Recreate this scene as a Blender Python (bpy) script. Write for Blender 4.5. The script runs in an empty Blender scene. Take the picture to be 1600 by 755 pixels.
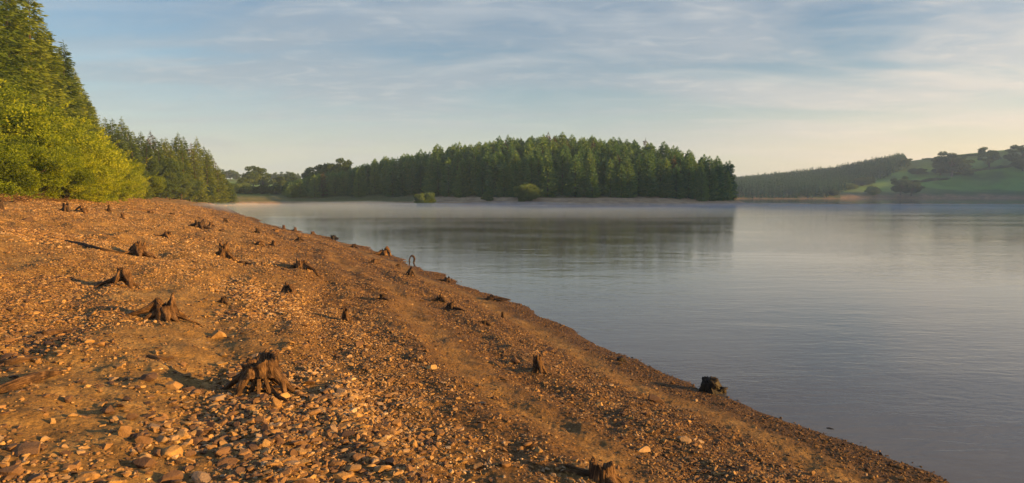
import bpy, math, random
import numpy as np
from math import radians, sin, cos, pi, tan, atan2, sqrt

# ------------------------------------------------------------------ camera, sky, sun, exposure
scene = bpy.context.scene
HORIZON = 306.0           # row of the horizon in the 1600 x 755 photograph
FPX = 1043.0              # focal length in photograph pixels
CAMZ = 3.0                # camera height above the water
cam_d = bpy.data.cameras.new('camera')
cam = bpy.data.objects.new('camera', cam_d)
scene.collection.objects.link(cam)
scene.camera = cam
cam_d.sensor_width = 36.0
cam_d.lens = 36.0 * FPX / 1600.0
cam_d.clip_start = 0.05
cam_d.clip_end = 9000.0
PITCH = math.atan((377.5 - HORIZON) / FPX)
cam.location = (0, 0, CAMZ)
cam.rotation_euler = (pi / 2 - PITCH, 0, 0)

SUN_EL = radians(10.0)
SUN_AZ = radians(103.0)   # clockwise from +Y (the view direction)
world = bpy.data.worlds.new('World')
scene.world = world
world.use_nodes = True
WN, WL = world.node_tree.nodes, world.node_tree.links
WN.clear()


def N(nodes, typ, **kw):
    n = nodes.new(typ)
    for k, v in kw.items():
        setattr(n, k, v)
    return n


def build_world():
    out = N(WN, 'ShaderNodeOutputWorld')
    bg = N(WN, 'ShaderNodeBackground')
    bg.inputs['Strength'].default_value = 0.06
    sky = N(WN, 'ShaderNodeTexSky', sky_type='NISHITA')
    sky.sun_disc = False
    sky.sun_elevation = SUN_EL
    sky.sun_rotation = SUN_AZ
    sky.altitude = 100
    sky.air_density = 1.0
    sky.dust_density = 0.6
    sky.ozone_density = 2.2
    tc = N(WN, 'ShaderNodeTexCoord')
    sep = N(WN, 'ShaderNodeSeparateXYZ')
    WL.new(tc.outputs['Generated'], sep.inputs[0])
    zc = N(WN, 'ShaderNodeMath', operation='MAXIMUM'); zc.inputs[1].default_value = 0.0
    WL.new(sep.outputs['Z'], zc.inputs[0])
    za = N(WN, 'ShaderNodeMath', operation='ADD'); za.inputs[1].default_value = 0.10
    WL.new(zc.outputs[0], za.inputs[0])
    dx = N(WN, 'ShaderNodeMath', operation='DIVIDE'); dy = N(WN, 'ShaderNodeMath', operation='DIVIDE')
    WL.new(sep.outputs['X'], dx.inputs[0]); WL.new(za.outputs[0], dx.inputs[1])
    WL.new(sep.outputs['Y'], dy.inputs[0]); WL.new(za.outputs[0], dy.inputs[1])
    comb = N(WN, 'ShaderNodeCombineXYZ')
    WL.new(dx.outputs[0], comb.inputs[0]); WL.new(dy.outputs[0], comb.inputs[1])

    def layer(rot, scl, nscale, detail, dist, lo, hi, offs=(0, 0, 0), rough=0.55):
        mp = N(WN, 'ShaderNodeMapping')
        mp.inputs['Rotation'].default_value = (0, 0, radians(rot))
        mp.inputs['Scale'].default_value = scl
        mp.inputs['Location'].default_value = offs
        WL.new(comb.outputs[0], mp.inputs[0])
        nz = N(WN, 'ShaderNodeTexNoise')
        nz.inputs['Scale'].default_value = nscale
        nz.inputs['Detail'].default_value = detail
        nz.inputs['Roughness'].default_value = rough
        nz.inputs['Distortion'].default_value = dist
        WL.new(mp.outputs[0], nz.inputs['Vector'])
        mr = N(WN, 'ShaderNodeMapRange'); mr.interpolation_type = 'SMOOTHSTEP'
        mr.inputs[1].default_value = lo; mr.inputs[2].default_value = hi
        WL.new(nz.outputs[0], mr.inputs[0])
        return mr.outputs[0]

    def mix(fac, a, b, mul=1.0):
        m = N(WN, 'ShaderNodeMix', data_type='RGBA')
        f = N(WN, 'ShaderNodeMath', operation='MULTIPLY'); f.inputs[1].default_value = mul
        if isinstance(fac, float): f.inputs[0].default_value = fac
        else: WL.new(fac, f.inputs[0])
        WL.new(f.outputs[0], m.inputs[0])
        for s, v in ((m.inputs[6], a), (m.inputs[7], b)):
            if isinstance(v, tuple): s.default_value = v
            else: WL.new(v, s)
        return m.outputs[2]

    # colour of the thin cloud: grey blue away from the sun, cream towards it
    sd = N(WN, 'ShaderNodeMapRange'); sd.interpolation_type = 'SMOOTHSTEP'
    sd.inputs[1].default_value = 0.05; sd.inputs[2].default_value = 0.85
    WL.new(sep.outputs['X'], sd.inputs[0])
    veil = layer(20, (0.6, 1.3, 1), 0.8, 6, 0.5, 0.38, 0.62)
    wisp = layer(-28, (0.8, 1.5, 1), 1.4, 5, 0.9, 0.46, 0.80, (1.7, 0.4, 0), 0.52)
    small = layer(24, (1.0, 1.7, 1), 3.6, 6, 1.2, 0.46, 0.78, (3.1, 0.2, 0), 0.55)
    veilcol = mix(sd.outputs[0], (2.2, 2.85, 3.7, 1), (4.9, 4.8, 5.0, 1))
    wispcol = mix(sd.outputs[0], (4.3, 4.6, 5.0, 1), (7.6, 6.6, 5.6, 1))
    blue = N(WN, 'ShaderNodeMix', data_type='RGBA', blend_type='MULTIPLY')
    blue.inputs[0].default_value = 1.0; blue.inputs[7].default_value = (0.93, 1.0, 1.10, 1)
    WL.new(sky.outputs[0], blue.inputs[6])
    c = mix(veil, blue.outputs[2], veilcol, 0.85)
    c = mix(wisp, c, wispcol, 0.36)
    sm = N(WN, 'ShaderNodeMath', operation='MULTIPLY')
    WL.new(small, sm.inputs[0]); WL.new(veil, sm.inputs[1])
    c = mix(sm.outputs[0], c, wispcol, 0.42)
    # low bank of thin mist near the horizon, cream on the sunrise side
    hz = N(WN, 'ShaderNodeMapRange'); hz.interpolation_type = 'SMOOTHSTEP'
    hz.inputs[1].default_value = 0.22; hz.inputs[2].default_value = 0.0
    WL.new(sep.outputs['Z'], hz.inputs[0])
    lowcol = mix(sd.outputs[0], (3.7, 4.25, 5.1, 1), (8.8, 7.6, 6.7, 1))
    c = mix(hz.outputs[0], c, lowcol, 0.75)
    WL.new(c, bg.inputs['Color'])
    WL.new(bg.outputs[0], out.inputs['Surface'])


build_world()

sun_d = bpy.data.lights.new('sun', 'SUN')
sun = bpy.data.objects.new('sun', sun_d)
scene.collection.objects.link(sun)
sun_d.energy = 5.0
sun_d.angle = radians(0.6)
sun_d.color = (1.0, 0.56, 0.16)
sdir = (sin(SUN_AZ) * cos(SUN_EL), cos(SUN_AZ) * cos(SUN_EL), sin(SUN_EL))
import mathutils
sun.rotation_euler = mathutils.Vector(sdir).to_track_quat('Z', 'Y').to_euler()
sun.location = (200, -50, 120)
scene.render.engine = 'CYCLES'
scene.view_settings.view_transform = 'Standard'
scene.view_settings.look = 'None'
scene.view_settings.exposure = 1.3
scene.view_settings.gamma = 1.0
scene.cycles.max_bounces = 6
scene.cycles.diffuse_bounces = 2
scene.cycles.glossy_bounces = 2
scene.cycles.transparent_max_bounces = 8
scene.cycles.volume_bounces = 0

# ------------------------------------------------------------------ small helpers
rng = np.random.default_rng(7)
_tab = np.random.default_rng(99).random((257, 257))
_tab[256, :] = _tab[0, :]; _tab[:, 256] = _tab[:, 0]


def vn(x, y):
    x = np.asarray(x, float); y = np.asarray(y, float)
    xf = np.floor(x); yf = np.floor(y)
    fx = x - xf; fy = y - yf
    xi = xf.astype(np.int64) & 255; yi = yf.astype(np.int64) & 255
    fx = fx * fx * (3 - 2 * fx); fy = fy * fy * (3 - 2 * fy)
    a = _tab[xi, yi]; b = _tab[xi + 1, yi]; c = _tab[xi, yi + 1]; d = _tab[xi + 1, yi + 1]
    return (a * (1 - fx) + b * fx) * (1 - fy) + (c * (1 - fx) + d * fx) * fy


def fbm(x, y, o=4, g=0.5):
    s = 0; a = 1; t = 0
    for i in range(o):
        s = s + a * vn(x * 2 ** i + 17.3 * i, y * 2 ** i + 5.7 * i); t += a; a *= g
    return s / t


def sst(a, b, x):
    t = np.clip((x - a) / (b - a), 0, 1)
    return t * t * (3 - 2 * t)


def mesh_np(name, V, quads=None, tris=None, mat=None, parent=None, smooth=False, attrs=None, link=True):
    me = bpy.data.meshes.new(name)
    V = np.asarray(V, np.float32)
    parts = []; starts = []; tot = []; off = 0
    for F, k in ((quads, 4), (tris, 3)):
        if F is not None and len(F):
            F = np.asarray(F, np.int32)
            parts.append(F.reshape(-1)); n = len(F)
            starts.append(off + np.arange(n) * k); tot.append(np.full(n, k)); off += n * k
    L = np.concatenate(parts).astype(np.int32)
    S = np.concatenate(starts).astype(np.int32)
    me.vertices.add(len(V)); me.vertices.foreach_set('co', V.reshape(-1))
    me.loops.add(len(L)); me.loops.foreach_set('vertex_index', L)
    me.polygons.add(len(S)); me.polygons.foreach_set('loop_start', S)
    me.update(calc_edges=True)
    me.polygons.foreach_set('use_smooth', np.full(len(S), bool(smooth)))
    if attrs:
        for k, a in attrs.items():
            at = me.attributes.new(k, 'FLOAT', 'POINT')
            at.data.foreach_set('value', np.asarray(a, np.float32))
    me.validate()
    if mat: me.materials.append(mat)
    if not link: return me
    o = bpy.data.objects.new(name, me)
    scene.collection.objects.link(o)
    if parent: o.parent = parent
    return o


def tag(o, label=None, cat=None, group=None, kind=None):
    if label: o['label'] = label
    if cat: o['category'] = cat
    if group: o['group'] = group
    if kind: o['kind'] = kind
    return o


def empty(name, loc, rz=0.0):
    o = bpy.data.objects.new(name, None)
    o.empty_display_size = 0.3
    scene.collection.objects.link(o)
    o.location = loc; o.rotation_euler = (0, 0, rz)
    return o


# ------------------------------------------------------------------ materials
def newmat(name):
    m = bpy.data.materials.new(name); m.use_nodes = True
    nt = m.node_tree
    b = nt.nodes['Principled BSDF']
    return m, nt.nodes, nt.links, b


def ramp(nodes, links, fac, stops):
    r = nodes.new('ShaderNodeValToRGB')
    while len(r.color_ramp.elements) < len(stops): r.color_ramp.elements.new(0.5)
    for e, (p, c) in zip(r.color_ramp.elements, stops):
        e.position = p; e.color = (c[0], c[1], c[2], 1)
    links.new(fac, r.inputs[0])
    return r.outputs[0]


def noise(nodes, links, vec, scale, detail=4, rough=0.55, dist=0.0):
    n = nodes.new('ShaderNodeTexNoise')
    n.inputs['Scale'].default_value = scale; n.inputs['Detail'].default_value = detail
    n.inputs['Roughness'].default_value = rough; n.inputs['Distortion'].default_value = dist
    if vec is not None: links.new(vec, n.inputs['Vector'])
    return n.outputs[0]


def mixc(nodes, links, fac, a, b, blend='MIX'):
    m = nodes.new('ShaderNodeMix'); m.data_type = 'RGBA'; m.blend_type = blend
    for s, v in ((m.inputs[0], fac), (m.inputs[6], a), (m.inputs[7], b)):
        if isinstance(v, (int, float)): s.default_value = v
        elif isinstance(v, tuple): s.default_value = v if len(v) == 4 else (*v, 1)
        else: links.new(v, s)
    return m.outputs[2]


def math_n(nodes, links, op, a, b=0.0, clamp=False):
    m = nodes.new('ShaderNodeMath'); m.operation = op; m.use_clamp = clamp
    for s, v in ((m.inputs[0], a), (m.inputs[1], b)):
        if isinstance(v, (int, float)): s.default_value = v
        else: links.new(v, s)
    return m.outputs[0]


def attr(nodes, name):
    a = nodes.new('ShaderNodeAttribute'); a.attribute_name = name
    return a.outputs['Fac']


def ground_material():
    m, n, l, b = newmat('shore_soil_and_turf')
    tc = n.new('ShaderNodeTexCoord'); P = tc.outputs['Object']
    big = noise(n, l, P, 0.35, 5)
    med = noise(n, l, P, 3.0, 6, 0.65)
    fine = noise(n, l, P, 38.0, 6, 0.75)
    vor = n.new('ShaderNodeTexVoronoi'); vor.inputs['Scale'].default_value = 26.0
    l.new(P, vor.inputs['Vector'])
    soil = ramp(n, l, med, [(0.25, (0.060, 0.031, 0.011)), (0.5, (0.165, 0.092, 0.030)), (0.72, (0.32, 0.195, 0.068))])
    soil = mixc(n, l, math_n(n, l, 'MULTIPLY', big, 0.6), soil, (0.20, 0.112, 0.034))
    soil = mixc(n, l, math_n(n, l, 'MULTIPLY', attr(n, 'dry'), 0.6), soil, mixc(n, l, 1.0, soil, (1.55, 1.75, 1.9, 1), 'MULTIPLY'))
    fr = ramp(n, l, fine, [(0.3, (0.45, 0.43, 0.42)), (0.55, (1, 1, 1)), (0.75, (1.55, 1.5, 1.4))])
    soil = mixc(n, l, 0.85, soil, fr, 'MULTIPLY')
    # small grit seen as individual specks
    grit = ramp(n, l, vor.outputs['Distance'], [(0.0, (1.5, 1.45, 1.35)), (0.45, (1, 1, 1)), (0.8, (0.6, 0.58, 0.56))])
    soil = mixc(n, l, attr(n, 'gravel'), soil, mixc(n, l, 1.0, soil, grit, 'MULTIPLY'))
    # turf
    t1 = noise(n, l, P, 0.12, 4); t2 = noise(n, l, P, 1.7, 6, 0.7)
    turf = ramp(n, l, t2, [(0.3, (0.030, 0.050, 0.012)), (0.6, (0.065, 0.105, 0.022)), (0.8, (0.11, 0.13, 0.035))])
    pas = ramp(n, l, noise(n, l, P, 0.018, 5, 0.6, 0.5), [(0.42, (0.15, 0.15, 0.15)), (0.58, (1, 1, 1))])
    turf = mixc(n, l, math_n(n, l, 'MULTIPLY', pas, attr(n, 'pasture')), turf, (0.11, 0.23, 0.04), 'MIX')
    far = noise(n, l, P, 0.25, 4, 0.6)
    bank = ramp(n, l, far, [(0.3, (0.22, 0.165, 0.115)), (0.7, (0.46, 0.35, 0.25))])
    soil = mixc(n, l, attr(n, 'far'), soil, bank)
    wet_dim = mixc(n, l, 1.0, soil, (0.52, 0.49, 0.44, 1), 'MULTIPLY')  # damp tone at the waterline; higher up, dim light painted into the soil
    soil = mixc(n, l, attr(n, 'wet'), soil, wet_dim)
    col = mixc(n, l, attr(n, 'grass'), soil, turf)
    l.new(col, b.inputs['Base Color'])
    rg = n.new('ShaderNodeMapRange'); rg.inputs[3].default_value = 0.92; rg.inputs[4].default_value = 0.7
    l.new(attr(n, 'wet'), rg.inputs[0]); l.new(rg.outputs[0], b.inputs['Roughness'])
    b.inputs['Specular IOR Level'].default_value = 0.25
    bp = n.new('ShaderNodeBump'); bp.inputs['Distance'].default_value = 0.03; bp.inputs['Strength'].default_value = 0.9
    h = math_n(n, l, 'ADD', math_n(n, l, 'MULTIPLY', fine, 0.5), math_n(n, l, 'MULTIPLY', med, 0.9))
    h = math_n(n, l, 'SUBTRACT', h, math_n(n, l, 'MULTIPLY', vor.outputs['Distance'], 0.4))
    l.new(h, bp.inputs['Height']); l.new(bp.outputs[0], b.inputs['Normal'])
    return m


def stone_material():
    m, n, l, b = newmat('beach_stone')
    t = attr(n, 'tint')
    tc = n.new('ShaderNodeTexCoord')
    base = ramp(n, l, t, [(0.0, (0.06, 0.04, 0.032)), (0.18, (0.13, 0.076, 0.045)), (0.42, (0.25, 0.145, 0.062)),
                          (0.66, (0.42, 0.265, 0.10)), (0.84, (0.28, 0.20, 0.13)), (1.0, (0.56, 0.41, 0.24))])
    nz = noise(n, l, tc.outputs['Object'], 22.0, 5, 0.65)
    v = ramp(n, l, nz, [(0.3, (0.6, 0.58, 0.56)), (0.55, (1, 1, 1)), (0.75, (1.25, 1.2, 1.1))])
    col = mixc(n, l, 0.9, base, v, 'MULTIPLY')
    col = mixc(n, l, attr(n, 'wet'), col, mixc(n, l, 1.0, col, (0.48, 0.45, 0.44, 1), 'MULTIPLY'))  # darkens damp stones and those inside the painted dim band
    l.new(col, b.inputs['Base Color'])
    b.inputs['Roughness'].default_value = 0.8; b.inputs['Specular IOR Level'].default_value = 0.3
    bp = n.new('ShaderNodeBump'); bp.inputs['Distance'].default_value = 0.01; bp.inputs['Strength'].default_value = 0.6
    l.new(noise(n, l, tc.outputs['Object'], 60.0, 4, 0.7), bp.inputs['Height']); l.new(bp.outputs[0], b.inputs['Normal'])
    return m


def wood_material(name, dark, mid, light, rough=0.85):
    m, n, l, b = newmat(name)
    t = attr(n, 'grain')      # runs round the limb, so streaks follow its length
    u = attr(n, 'along')
    tc = n.new('ShaderNodeTexCoord')
    cx = n.new('ShaderNodeCombineXYZ')
    l.new(math_n(n, l, 'MULTIPLY', t, 9.0), cx.inputs[0]); l.new(math_n(n, l, 'MULTIPLY', u, 1.6), cx.inputs[1])
    g = noise(n, l, cx.outputs[0], 3.0, 7, 0.72, 0.4)
    bl = noise(n, l, tc.outputs['Object'], 9.0, 5, 0.6)
    f = math_n(n, l, 'ADD', math_n(n, l, 'MULTIPLY', g, 0.65), math_n(n, l, 'MULTIPLY', bl, 0.35))
    col = ramp(n, l, f, [(0.40, dark), (0.50, mid), (0.64, light)])
    l.new(col, b.inputs['Base Color'])
    b.inputs['Roughness'].default_value = rough; b.inputs['Specular IOR Level'].default_value = 0.25
    bp = n.new('ShaderNodeBump'); bp.inputs['Distance'].default_value = 0.02; bp.inputs['Strength'].default_value = 0.9
    l.new(g, bp.inputs['Height']); l.new(bp.outputs[0], b.inputs['Normal'])
    return m


def leaf_material(name, dark, mid, light, trans=0.3):
    m, n, l, b = newmat(name)
    oi = n.new('ShaderNodeObjectInfo')
    f = math_n(n, l, 'ADD', math_n(n, l, 'MULTIPLY', attr(n, 'tint'), 0.6), math_n(n, l, 'MULTIPLY', oi.outputs['Random'], 0.45))
    col = ramp(n, l, f, [(0.12, dark), (0.5, mid), (0.95, light)])
    l.new(col, b.inputs['Base Color'])
    b.inputs['Roughness'].default_value = 0.75; b.inputs['Specular IOR Level'].default_value = 0.2
    tr = n.new('ShaderNodeBsdfTranslucent'); l.new(col, tr.inputs['Color'])
    mx = n.new('ShaderNodeMixShader'); mx.inputs[0].default_value = trans
    l.new(b.outputs[0], mx.inputs[1]); l.new(tr.outputs[0], mx.inputs[2])
    l.new(mx.outputs[0], n['Material Output'].inputs['Surface'])
    return m


def water_material():
    m, n, l, b = newmat('lake_water')
    tc = n.new('ShaderNodeTexCoord'); P = tc.outputs['Object']
    b.inputs['Base Color'].default_value = (0.088, 0.086, 0.086, 1)
    b.inputs['IOR'].default_value = 1.333
    b.inputs['Specular IOR Level'].default_value = 0.5

    def mapped(scale, rot=0.0):
        mp = n.new('ShaderNodeMapping'); mp.inputs['Scale'].default_value = scale
        mp.inputs['Rotation'].default_value = (0, 0, rot); l.new(P, mp.inputs[0]); return mp.outputs[0]
    w1 = noise(n, l, mapped((1.0, 2.6, 1), 0.25), 1.9, 3, 0.55, 0.6)
    w2 = noise(n, l, mapped((1.0, 1.8, 1), -0.35), 6.5, 3, 0.6, 0.4)
    w3 = noise(n, l, mapped((1.0, 2.2, 1), 0.1), 0.35, 3, 0.5, 0.3)
    # wind patches: where the breeze ruffles the surface, with glassy lanes between
    gust = noise(n, l, mapped((1.0, 2.5, 1), -0.2), 0.035, 4, 0.55, 0.5)
    gm = n.new('ShaderNodeMapRange'); gm.interpolation_type = 'SMOOTHSTEP'
    gm.inputs[1].default_value = 0.35; gm.inputs[2].default_value = 0.65
    gm.inputs[3].default_value = 0.35; gm.inputs[4].default_value = 1.0
    l.new(gust, gm.inputs[0])
    h = math_n(n, l, 'ADD', math_n(n, l, 'MULTIPLY', w1, 0.020), math_n(n, l, 'MULTIPLY', w2, 0.0035))
    h = math_n(n, l, 'MULTIPLY', h, gm.outputs[0])
    h = math_n(n, l, 'ADD', h, math_n(n, l, 'MULTIPLY', w3, 0.03))
    bp = n.new('ShaderNodeBump'); bp.inputs['Distance'].default_value = 1.0; bp.inputs['Strength'].default_value = 0.5
    l.new(h, bp.inputs['Height']); l.new(bp.outputs[0], b.inputs['Normal'])
    # the far reach is roughened by the breeze off the headland
    b.inputs['Roughness'].default_value = 0.06
    return m


M = {}
M['ground'] = ground_material()
M['stone'] = stone_material()
M['wood'] = wood_material('weathered_stump_wood', (0.012, 0.008, 0.006), (0.085, 0.046, 0.022), (0.33, 0.20, 0.10))
M['darkwood'] = wood_material('dark_stump_wood', (0.012, 0.009, 0.007), (0.050, 0.031, 0.019), (0.13, 0.08, 0.045))
M['wetwood'] = wood_material('wet_black_wood', (0.006, 0.005, 0.005), (0.017, 0.013, 0.010), (0.05, 0.034, 0.02), 0.55)
M['bark'] = wood_material('tree_bark', (0.03, 0.02, 0.014), (0.07, 0.048, 0.034), (0.13, 0.09, 0.06))
M['spruce'] = leaf_material('spruce_needles', (0.032, 0.088, 0.030), (0.080, 0.185, 0.048), (0.19, 0.29, 0.058), 0.3)
M['spruce_near'] = leaf_material('spruce_needles_olive', (0.026, 0.055, 0.009), (0.085, 0.145, 0.014), (0.22, 0.28, 0.026), 0.35)
M['larch'] = leaf_material('brown_green_needles', (0.045, 0.040, 0.018), (0.085, 0.070, 0.030), (0.125, 0.10, 0.045), 0.2)
M['willow'] = leaf_material('yellow_green_leaves', (0.050, 0.090, 0.012), (0.19, 0.27, 0.016), (0.40, 0.45, 0.026), 0.45)
M['broad'] = leaf_material('mid_green_leaves', (0.040, 0.080, 0.014), (0.085, 0.145, 0.024), (0.14, 0.20, 0.04), 0.35)
M['pale_bush'] = leaf_material('pale_green_leaves', (0.07, 0.13, 0.03), (0.13, 0.21, 0.05), (0.19, 0.27, 0.07), 0.35)
M['far_spruce'] = leaf_material('dark_blue_green_needles', (0.012, 0.050, 0.026), (0.030, 0.100, 0.050), (0.06, 0.16, 0.07), 0.2)
M['broad_dark'] = leaf_material('dark_green_leaves', (0.022, 0.052, 0.016), (0.045, 0.092, 0.024), (0.08, 0.13, 0.03), 0.3)
M['water'] = water_material()

# ------------------------------------------------------------------ terrain
LAKE = np.array([(14, -60), (9.6, -20), (7.4, 0), (5.7, 4), (4.53, 6.95), (3.2, 9.5), (1.95, 12.5), (0.85, 16), (-0.25, 19.8), (-2.2, 23.4),
                 (-4.7, 30.3), (-9.0, 39.5), (-14.2, 49.5), (-19.8, 59), (-25.0, 68), (-30.6, 81), (-46, 112), (-67, 158), (-88, 205),
                 (-92, 224), (-80, 240), (-52, 243), (-30, 224), (-8, 205), (20, 197), (50, 203), (74, 220), (86, 236), (90, 244), (84, 256),
                 (75, 275), (60, 310), (40, 360), (60, 450), (120, 560), (180, 610), (300, 618), (470, 612), (540, 500), (470, 350),
                 (340, 200), (280, 60), (255, -100), (150, -300), (30, -200)], float)


def smooth_poly(P, it=2):
    for _ in range(it):
        Q = np.roll(P, -1, 0)
        P = np.stack([P * 0.75 + Q * 0.25, P * 0.25 + Q * 0.75], 1).reshape(-1, 2)
    return P


LK = smooth_poly(LAKE, 2)


def lake_d(x, y):
    """distance to the shoreline, positive on land"""
    shp = x.shape; x = x.ravel(); y = y.ravel()
    best = np.full(x.shape, 1e18); inside = np.zeros(x.shape, bool)
    A = LK; B = np.roll(LK, -1, 0)
    for (ax, ay), (bx, by) in zip(A, B):
        ex, ey = bx - ax, by - ay
        t = np.clip(((x - ax) * ex + (y - ay) * ey) / (ex * ex + ey * ey), 0, 1)
        qx = x - ax - t * ex; qy = y - ay - t * ey
        best = np.minimum(best, qx * qx + qy * qy)
        if ay != by:
            c = ((ay > y) != (by > y)) & (x < (bx - ax) * (y - ay) / (by - ay) + ax)
            inside ^= c
    d = np.sqrt(best)
    return np.where(inside, -d, d).reshape(shp)


def terrain(x, y, detail=True):
    d = lake_d(x, y)
    # a wavering waterline
    near = np.exp(-np.abs(d) / 6.0)
    dw = d + near * ((fbm(x * 0.9, y * 0.9, 4) - 0.5) * 0.7 + (fbm(x * 0.28 + 5, y * 0.28, 2) - 0.5) * 1.3 * sst(8, 16, y))
    far = sst(150, 200, y)
    zW = np.interp(dw, [-60, -10, 0, 1.0, 4, 7.2, 12, 18, 22, 40, 100, 420, 3000], [-5, -1.3, 0, 0.13, 0.72, 1.30, 2.02, 2.85, 3.3, 3.7, 5.2, 19, 40])
    zH = np.interp(d, [-60, -10, 0, 2, 5, 9, 14, 18, 60, 100, 430, 3000], [-5, -1.2, 0, 0.55, 0.75, 1.6, 2.35, 2.7, 4.2, 5.2, 21, 40])
    zH = zH + 10.5 * np.exp(-(((x - 18) / 62) ** 2 + ((y - 268) / 34) ** 2)) * sst(8, 30, d)
    z = zW * (1 - far) + zH * far
    # far side of the lake, to the right
    a = np.where(y > 50, x / np.maximum(y, 50), 10)
    crest = np.interp(a, [0.1, 0.345, 0.48, 0.575, 0.67, 0.767, 1.2], [14, 15, 27, 42, 51, 56, 70])
    zN = np.interp(d, [-60, -10, 0, 5, 14, 40], [-5, -1.2, 0, 1.2, 5.0, 7.5]) + (crest - 7.5) * sst(30, 190, d) + np.clip(d - 190, 0, 2000) * 0.01
    wN = sst(60, 130, x) * sst(330, 430, y)
    z = z * (1 - wN) + zN * wN
    # unseen ridge added on the eastern bank, shaped to shade the headland and mist
    wE = sst(10, 60, d) * sst(250, 330, x)
    win = sst(0, 45, y) * (1 - sst(330, 430, y))
    zE = (77 + 12 * np.exp(-((y - 55) / 32.0) ** 2)) * np.exp(-((x - 455) / 75.0) ** 2) * win
    z = z + zE * wE
    # low shoal running right from the headland's tip
    tx = np.clip((x - 88) / 150.0, 0, 1)
    ys = 243 - 9 * tx
    sh = 0.22 * np.exp(-((y - ys) / 4.0) ** 2) * sst(84, 92, x) * (1 - sst(200, 250, x))
    shoal = sst(84, 92, x) * (1 - sst(205, 255, x)) * np.exp(-((y - ys) / 6.0) ** 2)
    z = z * (1 - shoal) + (sh + 0.02) * shoal
    if detail:
        land = sst(-0.5, 1.5, d)
        R = np.sqrt(x * x + y * y)
        # strandlines: little terraces parallel to the waterline
        wob = (fbm(x * 0.25, y * 0.25, 3) - 0.5) * 1.6
        dd = d + wob
        beach = land * (1 - sst(22, 30, d))
        z = z + beach * (0.026 * np.sin(dd * 2 * pi / 1.9) + 0.018 * np.sin(dd * 2 * pi / 0.83 + 1.0)) * sst(0.6, 2.5, d)
        z = z + beach * (fbm(x * 0.7, y * 0.7, 4) - 0.5) * 0.21 * sst(0.3, 4, d)
        # low hummocks and root mounds on the upper beach, left foreground
        z = z + beach * sst(5.5, 9, d) * 0.22 * np.maximum(fbm(x * 1.1 + 31, y * 1.1 + 7, 3) - 0.55, 0) * 4 * 0.35
        z = z + beach * (fbm(x * 4.0 + 9, y * 4.0, 4, 0.6) - 0.5) * 0.085
        z = z + beach * (fbm(x * 17 + 3, y * 17, 3, 0.6) - 0.5) * 0.018 * sst(40, 20, R)
        z = z + sst(22, 60, d) * (fbm(x * 0.03, y * 0.03, 4) - 0.5) * 2.0
        farb = far * land * (1 - sst(14, 20, d))
        z = z + farb * 0.28 * np.sin(d * 1.1 + 3 * fbm(x * 0.05, y * 0.05, 2))
    return z, d


def zat(x, y):
    z, d = terrain(np.array([float(x)]), np.array([float(y)]))
    return float(z[0])


def ray_ground(px, py):
    """where the line of sight through a photograph pixel meets the terrain"""
    k = (px - 800) / FPX; s = (HORIZON - py) / FPX
    lo, hi = math.log(2.2), math.log(1300)
    for n in (900, 40):
        Y = np.exp(np.linspace(lo, hi, n))
        z, d = terrain(k * Y, Y)
        f = (CAMZ + s * Y) - np.maximum(z, 0.0)
        i = int(np.argmax(f < 0))
        if f[i] >= 0: i = n - 1
        lo, hi = math.log(Y[max(i - 1, 0)]), math.log(Y[i])
    return float(k * Y[i]), float(Y[i]), float(max(z[i], 0.0))


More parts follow.
